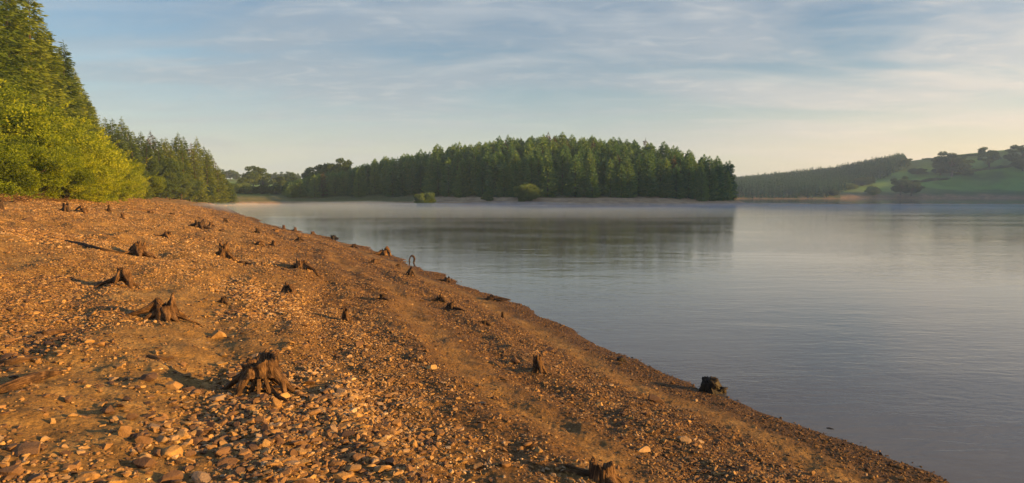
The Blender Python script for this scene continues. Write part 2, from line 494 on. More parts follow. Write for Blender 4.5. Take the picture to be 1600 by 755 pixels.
def build_ground():
    th1 = np.radians(np.linspace(-47, 47, 900))
    th2 = np.radians(np.linspace(47, 313, 110))[1:-1]
    th = np.concatenate([th1, th2])
    r = [0.05, 0.8, 1.6]
    v = 2.2
    while v < 42: r.append(v); v *= 1.0058
    while v < 300: r.append(v); v *= 1.011
    while v < 1000: r.append(v); v *= 1.015
    while v < 1560: r.append(v); v *= 1.08
    r = np.array(r)
    T, R = np.meshgrid(th, r)
    X = R * np.sin(T); Y = R * np.cos(T)
    Z, D = terrain(X, Y)
    # earth's far rim sinks, so the sky meets low land
    nR, nT = X.shape
    idx = np.arange(nR * nT).reshape(nR, nT)
    nx = np.roll(idx, -1, 1)
    q = np.stack([idx[:-1], idx[1:], nx[1:], nx[:-1]], -1).reshape(-1, 4)[:, ::-1]
    V = np.stack([X, Y, Z], -1).reshape(-1, 3)
    x, y, d = X.ravel(), Y.ravel(), D.ravel()
    farm = sst(150, 200, y)
    gW = sst(17.5, 22, d + (fbm(x * 0.4, y * 0.4, 4) - 0.5) * 6)
    gH = sst(14, 17, d + (fbm(x * 0.1, y * 0.1, 3) - 0.5) * 3)
    gN = sst(11, 15, d)
    grass = gW * (1 - farm) + gH * farm
    gN = np.where(x / np.maximum(y, 1) < 0.49, sst(1.5, 4, d), gN)
    grass = np.where((x > 100) & (y > 380), gN, grass)
    grass = np.where((x < -35) & (y > 200), np.maximum(grass, 0.8 * sst(3.0, 6.0, d)), grass)
    grass = np.where(x > 260, gN, grass)
    wet_dim = 1 - sst(0.35, 2.2, d + (fbm(x * 1.2, y * 1.2, 3) - 0.5) * 0.8)
    wet_dim = np.maximum(wet_dim, 0.75 * (1 - sst(2.5, 8.5, d)))  # wider band: gentle shade on the lower beach, painted as darker soil
    gravel = gravel_mask(x, y, d)
    dd = d + (fbm(x * 0.25, y * 0.25, 3) - 0.5) * 1.6
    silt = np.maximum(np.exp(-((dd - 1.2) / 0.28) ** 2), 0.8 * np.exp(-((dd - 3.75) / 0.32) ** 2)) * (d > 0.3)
    wet_dim = wet_dim * (1 - 0.7 * silt)
    q = q[~(np.isin(q, []).any(1))] if False else q
    o = mesh_np('ground', V, quads=q, mat=M['ground'], smooth=True,
                attrs={'grass': grass, 'wet': np.maximum(wet_dim * (1 - farm), 0.9 * ((y > 380) & (x > 90))), 'far': farm, 'gravel': gravel, 'pasture': sst(24, 40, d), 'dry': np.maximum(sst(4.0, 7.5, d), 0.7 * silt)})  # same mask darkens the far right bank to brown-grey
    tag(o, kind='structure')
    # close the little hole under the camera
    return o


def gravel_mask(x, y, d):
    wob = (fbm(x * 0.25, y * 0.25, 3) - 0.5) * 1.6
    dd = d + wob
    g = np.interp(dd, [0, 0.7, 0.95, 1.4, 1.8, 3.1, 3.5, 4.0, 4.4, 6.9, 7.2, 7.6, 8.0, 9.2, 10.5, 14, 20, 26],
                  [0.8, 0.9, 0.06, 0.08, 1.1, 1.0, 0.15, 0.22, 1.15, 1.2, 0.4, 0.35, 1.1, 0.9, 0.75, 0.9, 0.8, 0.1])
    patch = fbm(x * 0.55 + 40, y * 0.55, 4)
    pf = 0.35 + 1.3 * sst(0.36, 0.62, patch)
    g = g * np.where(d < 3.4, 0.5 + 0.5 * pf, pf)
    soil = np.maximum.reduce([np.exp(-(((x + cx) / rx) ** 2 + ((y - cy) / ry) ** 2) ** 2) for cx, cy, rx, ry in
                              ((4.3, 5.4, 1.5, 1.9), (3.3, 4.3, 0.8, 1.3), (4.0, 7.6, 1.2, 1.0), (1.95, 6.6, 0.22, 1.7), (5.2, 10.5, 1.2, 1.5), (0.1, 4.6, 0.5, 0.6))])
    return np.clip(g * (1 - 0.92 * soil), 0.03, 1)


build_ground()

# water sheet
def build_water():
    xs = np.concatenate([np.linspace(-1500, -200, 8), np.linspace(-150, 700, 30), np.linspace(800, 1500, 8)])
    ys = np.concatenate([np.linspace(-1500, -400, 8), np.linspace(-350, 700, 30), np.linspace(800, 1500, 8)])
    X, Y = np.meshgrid(xs, ys)
    nR, nT = X.shape
    idx = np.arange(nR * nT).reshape(nR, nT)
    q = np.stack([idx[:-1, :-1], idx[:-1, 1:], idx[1:, 1:], idx[1:, :-1]], -1).reshape(-1, 4)
    V = np.stack([X, Y, np.zeros_like(X)], -1).reshape(-1, 3)
    tag(mesh_np('water', V, quads=q, mat=M['water'], smooth=True), kind='structure')


build_water()

# ------------------------------------------------------------------ air: thin haze, and mist lying on the far water
def box_mesh(name, x0, x1, y0, y1, z0, z1, mat):
    V = [(x0, y0, z0), (x1, y0, z0), (x1, y1, z0), (x0, y1, z0), (x0, y0, z1), (x1, y0, z1), (x1, y1, z1), (x0, y1, z1)]
    F = [(0, 3, 2, 1), (4, 5, 6, 7), (0, 1, 5, 4), (1, 2, 6, 5), (2, 3, 7, 6), (3, 0, 4, 7)]
    return mesh_np(name, V, quads=F, mat=mat)


def vol_material(name, dens, col, aniso=0.0):
    m = bpy.data.materials.new(name); m.use_nodes = True
    n, l = m.node_tree.nodes, m.node_tree.links
    n.clear()
    o = n.new('ShaderNodeOutputMaterial'); v = n.new('ShaderNodeVolumePrincipled')
    v.inputs['Density'].default_value = dens; v.inputs['Color'].default_value = (*col, 1)
    v.inputs['Anisotropy'].default_value = aniso
    v.inputs['Absorption Color'].default_value = (1, 1, 1, 1)
    l.new(v.outputs[0], o.inputs['Volume'])
    return m


HAZE = 0.00042
MIST = 0.013
if HAZE: tag(box_mesh('haze', -1600, 1600, -1600, 1600, -7, 112, vol_material('thin_haze', HAZE, (0.38, 0.60, 1.0))), kind='stuff')


def build_mist():
    # a low bank of mist with a lumpy rounded top, closed mesh
    nx, ny = 120, 40
    u = np.linspace(0, 1, nx); v = np.linspace(0, 1, ny)
    U, Vv = np.meshgrid(u, v)
    X = -110 + U * 330
    near = np.interp(X[0], [-110, -40, 20, 80, 220], [95, 92, 92, 110, 170])
    far = np.interp(X[0], [-110, -40, 20, 80, 220], [235, 238, 205, 232, 240])
    Y = near[None, :] + Vv * (far - near)[None, :]
    edge = np.minimum(np.minimum(U, 1 - U) * 8, np.minimum(Vv, 1 - Vv) * 6)
    H = sst(0, 1, edge) * np.clip(-0.1 + 2.1 * fbm(X * 0.04, Y * 0.05, 4), 0.12, 2)
    H *= np.interp(X, [-110, 40, 120, 220], [1.15, 0.9, 0.5, 0.25])
    idx = np.arange(nx * ny).reshape(ny, nx)
    q = np.stack([idx[:-1, :-1], idx[:-1, 1:], idx[1:, 1:], idx[1:, :-1]], -1).reshape(-1, 4)
    top = np.stack([X, Y, 0.06 + H], -1).reshape(-1, 3); bot = np.stack([X, Y, np.full_like(X, 0.03)], -1).reshape(-1, 3)
    n = nx * ny
    ring = list(idx[0, :]) + list(idx[1:, -1]) + list(idx[-1, -2::-1]) + list(idx[-2:0:-1, 0])
    side = [(a, a + n, b + n, b) for a, b in zip(ring, ring[1:] + ring[:1])]
    side = [s[::-1] for s in side]
    Q = np.concatenate([q, q[:, ::-1] + n, np.array(side)])
    o = mesh_np('mist', np.concatenate([top, bot]), quads=Q, mat=vol_material('lake_mist', MIST, (0.34, 0.54, 1.0)))
    tag(o, kind='stuff')


if MIST: build_mist()

# ------------------------------------------------------------------ stones
def ico(sub):
    import bmesh
    bm = bmesh.new(); bmesh.ops.create_icosphere(bm, subdivisions=sub, radius=1.0)
    V = np.array([v.co[:] for v in bm.verts]); F = np.array([[v.index for v in f.verts] for f in bm.faces])
    bm.free(); return V, F


ICO1, ICOF1 = ico(1)
ICO2, ICOF2 = ico(2)
ICO3, ICOF3 = ico(3)


def rock_shape(V, r, cuts=9, flat=0.6):
    """angular stone: a ball cut by random planes, then stretched"""
    P = V.copy()
    for _ in range(cuts):
        n = r.normal(size=3); n /= np.linalg.norm(n)
        h = r.uniform(0.32, 0.75)
        s = P @ n
        P = P - np.where(s > h, s - h, 0)[:, None] * n
    P *= np.array([r.uniform(0.85, 1.35), r.uniform(0.65, 1.0), r.uniform(flat * 0.6, flat * 1.25)])
    return P


def stones(name, X, Y, Z, S, tint, wet_dim, base, faces, seed, cuts, flat, K=40, sink=0.15):
    r = np.random.default_rng(seed)
    shapes = np.stack([rock_shape(base, r, cuts, flat) for _ in range(K)])
    n = len(X); nv = len(base)
    k = r.integers(0, K, n)
    P = shapes[k] * S[:, None, None]
    a = r.uniform(0, 2 * pi, n); tilt = r.normal(0, 0.28, n); ta = r.uniform(0, 2 * pi, n)
    # tilt about x, then turn about z
    ct, st = np.cos(tilt)[:, None], np.sin(tilt)[:, None]
    y1 = P[..., 1] * ct - P[..., 2] * st; z1 = P[..., 1] * st + P[..., 2] * ct; x1 = P[..., 0]
    ca, sa = np.cos(a)[:, None], np.sin(a)[:, None]
    x2 = x1 * ca - y1 * sa; y2 = x1 * sa + y1 * ca
    V = np.stack([x2 + X[:, None], y2 + Y[:, None], z1 + (Z + S * sink)[:, None]], -1).reshape(-1, 3)
    F = (faces[None] + (np.arange(n) * nv)[:, None, None]).reshape(-1, 3)
    o = mesh_np(name, V, tris=F, mat=M['stone'], attrs={'tint': np.repeat(tint, nv), 'wet': np.repeat(wet_dim, nv)})
    return o


def build_pebbles():
    r = np.random.default_rng(11)
    n = 760000
    k = r.uniform(-1.0, 1.0, n)
    Yv = np.exp(r.uniform(math.log(2.3), math.log(115), n))
    Xv = k * Yv
    d = lake_d(Xv, Yv)
    ok = (d > -0.5) & (d < 25)
    g = gravel_mask(Xv, Yv, d)
    keep = ok & (r.random(n) < g * np.interp(Yv, [2, 5, 12, 30, 110], [0.5, 0.6, 1.0, 1.0, 0.7]))
    Xv, Yv, d, g = Xv[keep], Yv[keep], d[keep], g[keep]
    Z, _ = terrain(Xv, Yv)
    keep = (Z > 0.01) | ((Z > -0.035) & (r.random(len(Z)) < 0.5))
    Xv, Yv, d, g, Z = Xv[keep], Yv[keep], d[keep], g[keep], Z[keep]
    n = len(Xv)
    big = sst(0.5, 0.68, fbm(Xv * 0.45 + 3, Yv * 0.45 + 8, 3)) * sst(4.5, 7, d) 
    s = np.exp(r.normal(math.log(0.0125), 0.5, n)) * (1 + 1.0 * big)
    s *= np.interp(d, [0, 2, 6], [0.8, 0.95, 1.0])
    s = np.clip(s, 0, 0.06)
    s = np.maximum(s, 0.0011 * Yv)
    s = np.where(s > 0.06, 0.06 * (s / 0.06) ** 0.6, s)
    tint = np.clip(r.beta(1.4, 2.0, n) + 0.5 * (fbm(Xv * 0.6, Yv * 0.6, 2) - 0.45) * sst(3.5, 5, d), 0, 1)
    wet_dim = np.maximum(1 - sst(0.3, 1.6, d), 0.45 * (1 - sst(2.5, 8.5, d)))  # outer term carries the painted lower-beach shade onto the pebbles
    nearb = (Yv < 9) & (s > 0.014)
    print('pebbles', n, nearb.sum())
    tag(stones('pebbles', Xv[~nearb], Yv[~nearb], Z[~nearb], s[~nearb], tint[~nearb], wet_dim[~nearb], ICO1, ICOF1, 3, 3, 0.6, sink=0.1), kind='stuff')
    a = nearb
    tag(stones('gravel', Xv[a], Yv[a], Z[a], s[a], tint[a], wet_dim[a], ICO2, ICOF2, 4, 9, 0.6, sink=0.2), kind='stuff')
    # fist-sized stones drifted together in the left foreground and along the upper beach
    n = 9000
    k = r.uniform(-1.0, 1.0, n); Yv = np.exp(r.uniform(math.log(2.3), math.log(60), n)); Xv = k * Yv
    d = lake_d(Xv, Yv)
    c = np.exp(-(((Xv + 2.05) / 1.15) ** 2 + ((Yv - 4.9) / 1.3) ** 2)) + 0.8 * np.exp(-(((Xv + 2.6) / 0.7) ** 2 + ((Yv - 7.5) / 1.8) ** 2))
    p = 0.02 + 1.2 * c
    p *= sst(1.5, 4, d) * (d < 22) * np.where(gravel_mask(Xv, Yv, d) < 0.12, 0.35, 1.0)
    keep = r.random(n) < p
    Xv, Yv, d = Xv[keep], Yv[keep], d[keep]; n = len(Xv)
    Z, _ = terrain(Xv, Yv)
    s = np.clip(np.exp(r.normal(math.log(0.040), 0.36, n)), 0.018, 0.09)
    tint = np.clip(r.beta(1.5, 2.0, n), 0, 1)
    print('cobbles', n)
    tag(stones('cobbles', Xv, Yv, Z, s, tint, np.where(d < 3, 0.5, 0.0), ICO3, ICOF3, 5, 12, 0.62, sink=0.25), kind='stuff')


build_pebbles()


# ------------------------------------------------------------------ limbs: ridged tubes used for stumps, roots, trunks
def catmull(P, n):
    P = np.asarray(P, float)
    Q = np.vstack([2 * P[0] - P[1], P, 2 * P[-1] - P[-2]])
    out = []
    m = len(P) - 1
    for t in np.linspace(0, m, n):
        i = min(int(t), m - 1); f = t - i
        a, b, c, d = Q[i], Q[i + 1], Q[i + 2], Q[i + 3]
        out.append(0.5 * ((2 * b) + (c - a) * f + (2 * a - 5 * b + 4 * c - d) * f * f + (3 * b - a - 3 * c + d) * f ** 3))
    return np.array(out)


def tube(path, rad, nseg=12, nlen=14, seed=0, ridge=0.25, knob=0.1, flat=1.0):
    """returns V, Q, grain, along"""
    C = catmull(path, nlen)
    ra = np.interp(np.linspace(0, 1, nlen), np.linspace(0, 1, len(rad)), rad)
    r = np.random.default_rng(seed)
    ph = r.uniform(0, 100)
    V = []; G = []; U = []
    up = np.array([0.13, 0.21, 1.0])
    acc = 0
    for i in range(nlen):
        t = C[min(i + 1, nlen - 1)] - C[max(i - 1, 0)]
        t /= np.linalg.norm(t) + 1e-9
        if i: acc += np.linalg.norm(C[i] - C[i - 1])
        s = np.cross(t, up)
        if np.linalg.norm(s) < 0.25: s = np.cross(t, np.array([1.0, 0.1, 0]))
        s /= np.linalg.norm(s); w = np.cross(s, t)
        a = np.linspace(0, 2 * pi, nseg, endpoint=False)
        nz = vn(np.cos(a) * 2.2 + ph, np.sin(a) * 2.2 + ph + acc * 1.5)
        nz2 = vn(np.cos(a) * 6 + ph, np.sin(a) * 6 + ph + acc * 3)
        rr = ra[i] * (1 + ridge * 2 * (nz - 0.5) + ridge * 1.2 * (nz2 - 0.5) + knob * (vn(acc * 7 + ph, ph) - 0.5) * 2)
        V.append(C[i] + np.outer(np.cos(a) * rr, s) + np.outer(np.sin(a) * rr * flat, w))
        G.append(np.abs(a / pi - 1) + ph); U.append(np.full(nseg, acc + ph))
    V = np.concatenate(V); G = np.concatenate(G); U = np.concatenate(U)
    idx = np.arange(nlen * nseg).reshape(nlen, nseg); nx = np.roll(idx, -1, 1)
    q = np.stack([idx[:-1], nx[:-1], nx[1:], idx[1:]], -1).reshape(-1, 4)
    # caps
    c0 = len(V); V = np.vstack([V, C[0], C[-1]]); G = np.append(G, [ph, ph]); U = np.append(U, [ph, acc + ph])
    tr = []
    for j in range(nseg):
        k = (j + 1) % nseg
        tr.append((idx[0, k], idx[0, j], c0)); tr.append((idx[-1, j], idx[-1, k], c0 + 1))
    return V, q, np.array(tr), G, U


class Acc:
    def __init__(s): s.V = []; s.Q = []; s.T = []; s.G = []; s.U = []; s.n = 0
    def add(s, r):
        V, q, t, G, U = r
        s.V.append(V); s.G.append(G); s.U.append(U)
        if len(q): s.Q.append(q + s.n)
        if len(t): s.T.append(t + s.n)
        s.n += len(V); return s
    def build(s, name, mat, parent=None, link=True):
        return mesh_np(name, np.concatenate(s.V), quads=np.concatenate(s.Q) if s.Q else None, tris=np.concatenate(s.T) if s.T else None,
                       mat=mat, parent=parent, smooth=True, attrs={'grain': np.concatenate(s.G), 'along': np.concatenate(s.U)}, link=link)


def bole(h, rt, rb, seed, nseg=40, nz=16, z0=-0.08, rag=0.18, lobes=5, lean=(0, 0), hollow=0.6, ridge=0.26, sweep=1.0):
    """the broken-off butt of a tree: buttressed, grooved, ragged and hollow on top"""
    r = np.random.default_rng(seed); ph = r.uniform(0, 60)
    a = np.linspace(0, 2 * pi, nseg, endpoint=False)
    toph = h * (1 - rag * 2 * vn(np.cos(a) * 1.6 + ph, np.sin(a) * 1.6 + ph) - rag * 0.9 * vn(np.cos(a) * 7 + ph, np.sin(a) * 7) + rag * 0.6)
    V = []; G = []; U = []
    zs = np.linspace(0, 1, nz)
    lob = np.abs(np.cos(a * lobes / 2 + ph))
    fine = vn(np.cos(a) * 5 + ph, np.sin(a) * 5 + ph) * 0.6 + vn(np.cos(a) * 12 + ph, np.sin(a) * 12 + ph) * 0.4
    for t in zs:
        z = z0 + (toph - z0) * t
        rr = rt + (rb - rt) * (1 - t) ** 1.8
        rr = rr * (1 + (lob - 0.6) * 0.42 * (1 - t) ** 1.2) * (1 + ridge * 2 * (fine - 0.5)) * (1 + 0.12 * (vn(np.cos(a) * 2 + t * 3 + ph, np.sin(a) * 2) - 0.5))
        V.append(np.stack([np.cos(a) * rr + lean[0] * t * h, np.sin(a) * rr * sweep + lean[1] * t * h, z], -1))
        G.append(np.abs(a / pi - 1) + ph); U.append(np.full(nseg, t * h + ph))
    # inside of the hollow
    for f, dz in ((0.78, 0.04), (0.6, 0.35), (0.35, 0.5)):
        rr = rt * f * (1 + 0.2 * (fine - 0.5))
        V.append(np.stack([np.cos(a) * rr + lean[0] * h, np.sin(a) * rr * sweep + lean[1] * h, toph - h * dz * hollow], -1))
        G.append(np.abs(a / pi - 1) + ph); U.append(np.full(nseg, h * (1 + dz) + ph))
    n = nz + 3
    V = np.concatenate(V); G = np.concatenate(G); U = np.concatenate(U)
    idx = np.arange(n * nseg).reshape(n, nseg); nx = np.roll(idx, -1, 1)
    q = np.stack([idx[:-1], nx[:-1], nx[1:], idx[1:]], -1).reshape(-1, 4)
    c = len(V)
    V = np.vstack([V, [lean[0] * h, lean[1] * h, V[idx[-1], 2].mean()], [0, 0, z0]]); G = np.append(G, [ph, ph]); U = np.append(U, [ph, ph])
    tr = [(idx[-1, j], idx[-1, (j + 1) % nseg], c) for j in range(nseg)] + [(idx[0, (j + 1) % nseg], idx[0, j], c + 1) for j in range(nseg)]
    return V, q, np.array(tr), G, U


def stump(px, py, hpx, wpx, label, roots, seed, mat='wood', top=0.32, base=0.46, lift=0.0, lean=(0, 0), rag=0.18, near=False, dz=0.0, cat='tree stump',
          name='tree_stump', hollow=0.6, lobes=5, extra=None):
    """roots: (angle in degrees seen from above, 0 = to the right, 90 = away), length, start height, thickness) in units of the stump's width/height"""
    x, y, z = ray_ground(px, py)
    D = y
    h = hpx / FPX * D; w = wpx / FPX * D
    t = empty(name, (x, y, z + dz))
    tag(t, label, cat, 'old tree stumps standing on the drawn-down shore')
    M_ = M[mat]
    ns = 56 if near else 22
    A = Acc().add(bole(h, w * top, w * base, seed, ns, 18 if near else 9, z0=(lift * h if lift else -0.06 - 0.15 * h), rag=rag, lobes=lobes, lean=lean, hollow=hollow))
    A.build('stump_butt', M_, t)
    for i, rt in enumerate(roots):
        ang, ln, hs, th = rt[:4]
        knee = rt[4] if len(rt) > 4 else 0.45
        a = radians(ang); dx, dy = cos(a), sin(a)
        L = ln * w
        r0 = w * top * 0.55
        pts = []
        for f, zz in ((0, hs), (0.28, hs * (0.42 + 0.32 * knee)), (0.62, hs * (0.08 + 0.30 * knee)), (0.92, 0.0)):
            wob = (vn(seed + i * 3.1 + f * 4, 1.7) - 0.5) * 0.25 * L
            qx = r0 * dx + dx * L * f - dy * wob * f; qy = r0 * dy + dy * L * f + dx * wob * f
            gz = zat(x + qx, y + qy) - z - dz
            pts.append((qx, qy, gz * f + zz * h + (0.4 * th * w if f > 0.5 else 0)))
        f = 1.25
        qx = r0 * dx + dx * L * f; qy = r0 * dy + dy * L * f
        pts.append((qx, qy, zat(x + qx, y + qy) - z - dz - 0.25 * th * w - 0.02))
        R = [th * w, th * w * 0.9, th * w * 0.62, th * w * 0.4, th * w * 0.12]
        Acc().add(tube(pts, R, 18 if near else 8, 24 if near else 10, seed * 7 + i, 0.3, 0.12)).build('root', M_, t)
    return t, (x, y, z, w, h)


def build_stumps():
    S = stump
    G = 'old tree stumps standing on the drawn-down shore'
    S(402, 614, 60, 66, 'large hollow stump arched on its legs like roots, nearest on the stony beach at left',
      [(190, 0.6, 0.62, 0.12, 0.8), (238, 0.5, 0.68, 0.13, 0.9), (262, 0.3, 0.55, 0.06, 0.9), (285, 0.42, 0.5, 0.07, 0.9), (305, 0.42, 0.62, 0.085, 0.9), (335, 0.62, 0.72, 0.13, 0.95),
       (20, 0.55, 0.6, 0.13), (75, 0.5, 0.6, 0.14), (130, 0.6, 0.6, 0.13), (318, 1.0, 0.2, 0.06)], 3, top=0.40, base=0.42, lift=0.42, rag=0.16, near=True, hollow=1.0)
    S(255, 500, 40, 54, 'broad fibrous stump with one long root sweeping down to its left',
      [(196, 0.85, 0.75, 0.12, 0.7), (215, 0.4, 0.5, 0.12), (330, 0.35, 0.4, 0.10), (350, 0.9, 0.22, 0.05), (300, 0.3, 0.5, 0.14), (60, 0.5, 0.4, 0.1), (120, 0.5, 0.4, 0.1)],
      8, top=0.25, base=0.50, near=True, rag=0.42, hollow=0.7, lean=(-0.08, 0))
    S(190, 448, 29, 32, 'forked pale stump with splayed legs and a ragged arm reaching left',
      [(200, 1.1, 0.55, 0.13, 0.7), (250, 0.45, 0.8, 0.18, 0.9), (320, 0.75, 0.85, 0.20, 0.9), (170, 1.5, 0.4, 0.1, 0.6), (60, 0.5, 0.4, 0.12), (110, 0.5, 0.4, 0.12)],
      12, top=0.26, base=0.3, lift=0.3, near=True, rag=0.3)
    S(216, 400, 24, 28, 'knotted stump with a tangle of thick roots on its right side',
      [(170, 0.6, 0.8, 0.1, 1.0), (215, 0.6, 0.5, 0.16), (300, 0.5, 0.55, 0.2), (335, 0.8, 0.45, 0.18), (355, 0.9, 0.3, 0.12), (90, 0.5, 0.4, 0.1)], 17, near=True, rag=0.3)
    S(350, 402, 25, 22, 'upright split stump with a dark crack, between the beach\'s gravel drifts',
      [(200, 0.6, 0.5, 0.14), (255, 0.4, 0.5, 0.13), (330, 0.9, 0.4, 0.14), (30, 0.6, 0.3, 0.12), (120, 0.6, 0.3, 0.12)], 23, near=True, rag=0.3, base=0.42, lean=(-0.05, 0))
    S(258, 371, 13, 12, 'small notched stump leaning right, above the knotted one', [(190, 1.1, 0.35, 0.16), (320, 0.6, 0.5, 0.2)], 31, rag=0.4, lean=(0.25, 0))
    S(312, 357, 15, 20, 'squat many-rooted stump in the middle of the upper beach', [(200, 0.7, 0.6, 0.15), (250, 0.4, 0.5, 0.15), (310, 0.5, 0.5, 0.18), (350, 0.8, 0.4, 0.14)], 36, rag=0.35, mat='darkwood')
    S(330, 353, 8, 9, 'little stub standing just right of the squat many-rooted stump', [(340, 0.7, 0.4, 0.18), (200, 0.5, 0.4, 0.15)], 38)
    S(104, 331, 15, 12, 'short blocky stump at the foot of the yellow-green bushes', [(200, 0.7, 0.5, 0.16), (330, 0.6, 0.5, 0.18)], 41, rag=0.25, mat='darkwood')
    S(132, 333, 12, 13, 'low stump with an arm bent over to the left, right of the blocky one', [(175, 1.1, 0.95, 0.16, 1.1), (310, 0.5, 0.6, 0.2), (250, 0.4, 0.5, 0.15)], 44, rag=0.3)
    S(171, 331, 13, 6, 'thin upright stub below the edge of the bushes', [(200, 0.8, 0.4, 0.2), (340, 0.8, 0.4, 0.2)], 47, mat='darkwood')
    S(192, 342, 10, 8, 'tiny dark stub with a lit right side on the upper beach', [(330, 0.8, 0.4, 0.2), (220, 0.6, 0.4, 0.2)], 49)
    S(470, 420, 16, 26, 'low stump with one straight root running down to the right', [(332, 1.3, 0.6, 0.16, 0.6), (200, 0.5, 0.5, 0.14), (260, 0.3, 0.5, 0.14)], 52, rag=0.3, near=True)
    S(449, 461, 19, 22, 'leaning stump on two stout legs amid pale gravel', [(205, 0.4, 0.7, 0.17, 0.9), (320, 0.65, 0.8, 0.19, 0.9), (260, 0.3, 0.5, 0.14), (90, 0.5, 0.4, 0.1)], 57, rag=0.3, lift=0.25, near=True)
    S(537, 503, 23, 20, 'cone-shaped stump with a pointed top beside the bare track', [(220, 0.3, 0.4, 0.16), (310, 0.4, 0.5, 0.16), (350, 0.4, 0.5, 0.14)], 61, top=0.16, base=0.5, rag=0.25, near=True)
    S(840, 585, 28, 22, 'smooth grey-brown stump with forked foot on the lower beach', [(300, 0.5, 0.7, 0.17, 0.8), (335, 0.6, 0.6, 0.17, 0.8), (225, 0.35, 0.45, 0.16), (90, 0.4, 0.4, 0.14)],
      66, top=0.28, base=0.42, rag=0.12, near=True, hollow=0.3)
    S(945, 762, 32, 60, 'sawn-off hollow stump cut by the bottom edge of the picture', [(172, 0.9, 0.3, 0.09, 0.6), (150, 1.1, 0.3, 0.08, 0.5), (300, 0.4, 0.5, 0.16), (20, 0.5, 0.4, 0.12)],
      71, top=0.32, base=0.54, rag=0.36, near=True, hollow=1.0)
    S(1126, 617, 25, 44, 'black waterlogged stump standing in the shallows', [(178, 0.40, 0.75, 0.26, 0.9), (200, 0.25, 0.7, 0.26, 0.9), (330, 0.12, 0.4, 0.2)], 75, mat='wetwood', top=0.27, base=0.52, rag=0.26, near=True, hollow=0.02, dz=-0.04, lean=(-0.45, 0.1), lobes=3)
    S(972, 567, 7, 13, 'small black stub lying at the very edge of the water', [(340, 0.4, 0.5, 0.25)], 77, mat='wetwood', top=0.42, base=0.5, hollow=0.2)
    S(599, 399, 13, 17, 'craggy stump at the waterline with a snout of wood pointing right', [(5, 0.45, 0.95, 0.22, 1.3), (210, 0.7, 0.5, 0.2), (290, 0.3, 0.5, 0.2)], 80, rag=0.4)
    S(583, 412, 8, 11, 'low rooty stub with mossy left root near the waterline', [(350, 1.0, 0.4, 0.2), (200, 0.6, 0.4, 0.18)], 84)
    S(622, 417, 5, 8, 'tiny dark lump of wood between two waterline stumps', [(200, 0.5, 0.3, 0.2)], 86, mat='darkwood')
    S(640, 431, 13, 11, 'spindly stump on three thin roots just above the waterline', [(210, 0.6, 0.7, 0.14, 0.9), (270, 0.5, 0.6, 0.14, 0.9), (330, 0.8, 0.7, 0.14, 0.9)], 88, mat='darkwood', rag=0.4)
    S(698, 441, 9, 13, 'dark broken stump with a flat root trailing left into wet sand', [(185, 0.9, 0.2, 0.16), (320, 0.4, 0.5, 0.2)], 91, mat='darkwood', rag=0.35)
    S(597, 469, 9, 15, 'half-buried dark stub ringed by sand in mid beach', [(200, 0.6, 0.3, 0.2), (320, 0.7, 0.4, 0.2)], 94, mat='darkwood')
    S(688, 471, 11, 16, 'dark stub behind the one with a fallen log at its foot', [(190, 0.8, 0.5, 0.18), (320, 0.4, 0.5, 0.2)], 97, mat='darkwood', rag=0.4)
    S(703, 484, 12, 16, 'blunt stump with a lighter log stretching away to its right', [(328, 1.7, 0.25, 0.13, 0.4), (200, 0.5, 0.4, 0.2)], 101, mat='darkwood', rag=0.3)
    S(785, 498, 10, 6, 'narrow upright stub on the lower beach near the driftwood', [(320, 0.6, 0.4, 0.2)], 104, mat='darkwood')
    S(757, 508, 8, 15, 'flat dark wedge of stump below the narrow upright stub', [(330, 0.6, 0.5, 0.2), (200, 0.5, 0.3, 0.2)], 107, mat='darkwood', rag=0.5)
    S(346, 474, 11, 14, 'low dark stub behind the nearest pale stones', [(320, 0.6, 0.4, 0.18), (200, 0.5, 0.4, 0.2)], 109, mat='darkwood')
    S(378, 412, 5, 16, 'flattened dark root crown beside the upright split stump', [(340, 0.8, 0.3, 0.16), (190, 0.5, 0.3, 0.16)], 112, mat='darkwood')
    S(406, 384, 8, 13, 'arched little stump left of its twin on the sandy rise', [(200, 0.4, 0.7, 0.2, 1.0), (340, 0.5, 0.8, 0.2, 1.0)], 115, lift=0.3)
    S(426, 384, 9, 9, 'sharp-sided little stump right of its twin on the sandy rise', [(185, 0.7, 0.3, 0.18), (320, 0.4, 0.5, 0.2)], 118, lean=(0.15, 0))
    S(402, 364, 8, 8, 'tiny forked stub on the crest near the far waterline', [(195, 0.8, 0.4, 0.2), (330, 0.6, 0.5, 0.2)], 121, mat='darkwood')
    S(346, 362, 4, 12, 'flat stub with a thin root pointing left on the upper beach', [(182, 1.2, 0.2, 0.12)], 124, mat='darkwood')
    S(430, 362, 5, 12, 'low double stub near the far waterline', [(10, 0.5, 0.4, 0.2), (190, 0.4, 0.4, 0.2)], 127)
    S(443, 357, 6, 6, 'small pale stub directly against the water, behind the double stub', [(330, 0.5, 0.4, 0.2)], 130)
    S(461, 361, 7, 6, 'round-topped stub glowing orange against the water', [(180, 1.6, 0.3, 0.2), (330, 0.5, 0.4, 0.2)], 133)
    S(468, 375, 6, 10, 'small dark-topped stub behind the sandy dip', [(200, 0.6, 0.4, 0.2), (340, 0.6, 0.4, 0.2)], 136, mat='darkwood')
    S(520, 373, 6, 11, 'black lump of a stump breaking the waterline', [(340, 0.8, 0.4, 0.2)], 139, mat='wetwood')
    S(488, 366, 5, 8, 'pale wedge of stump on the waterline left of the black lump', [(340, 0.6, 0.4, 0.2)], 140)
    S(553, 387, 7, 9, 'small dark stump where the shore begins to widen', [(200, 0.7, 0.4, 0.2), (330, 0.6, 0.4, 0.2)], 142, mat='darkwood')
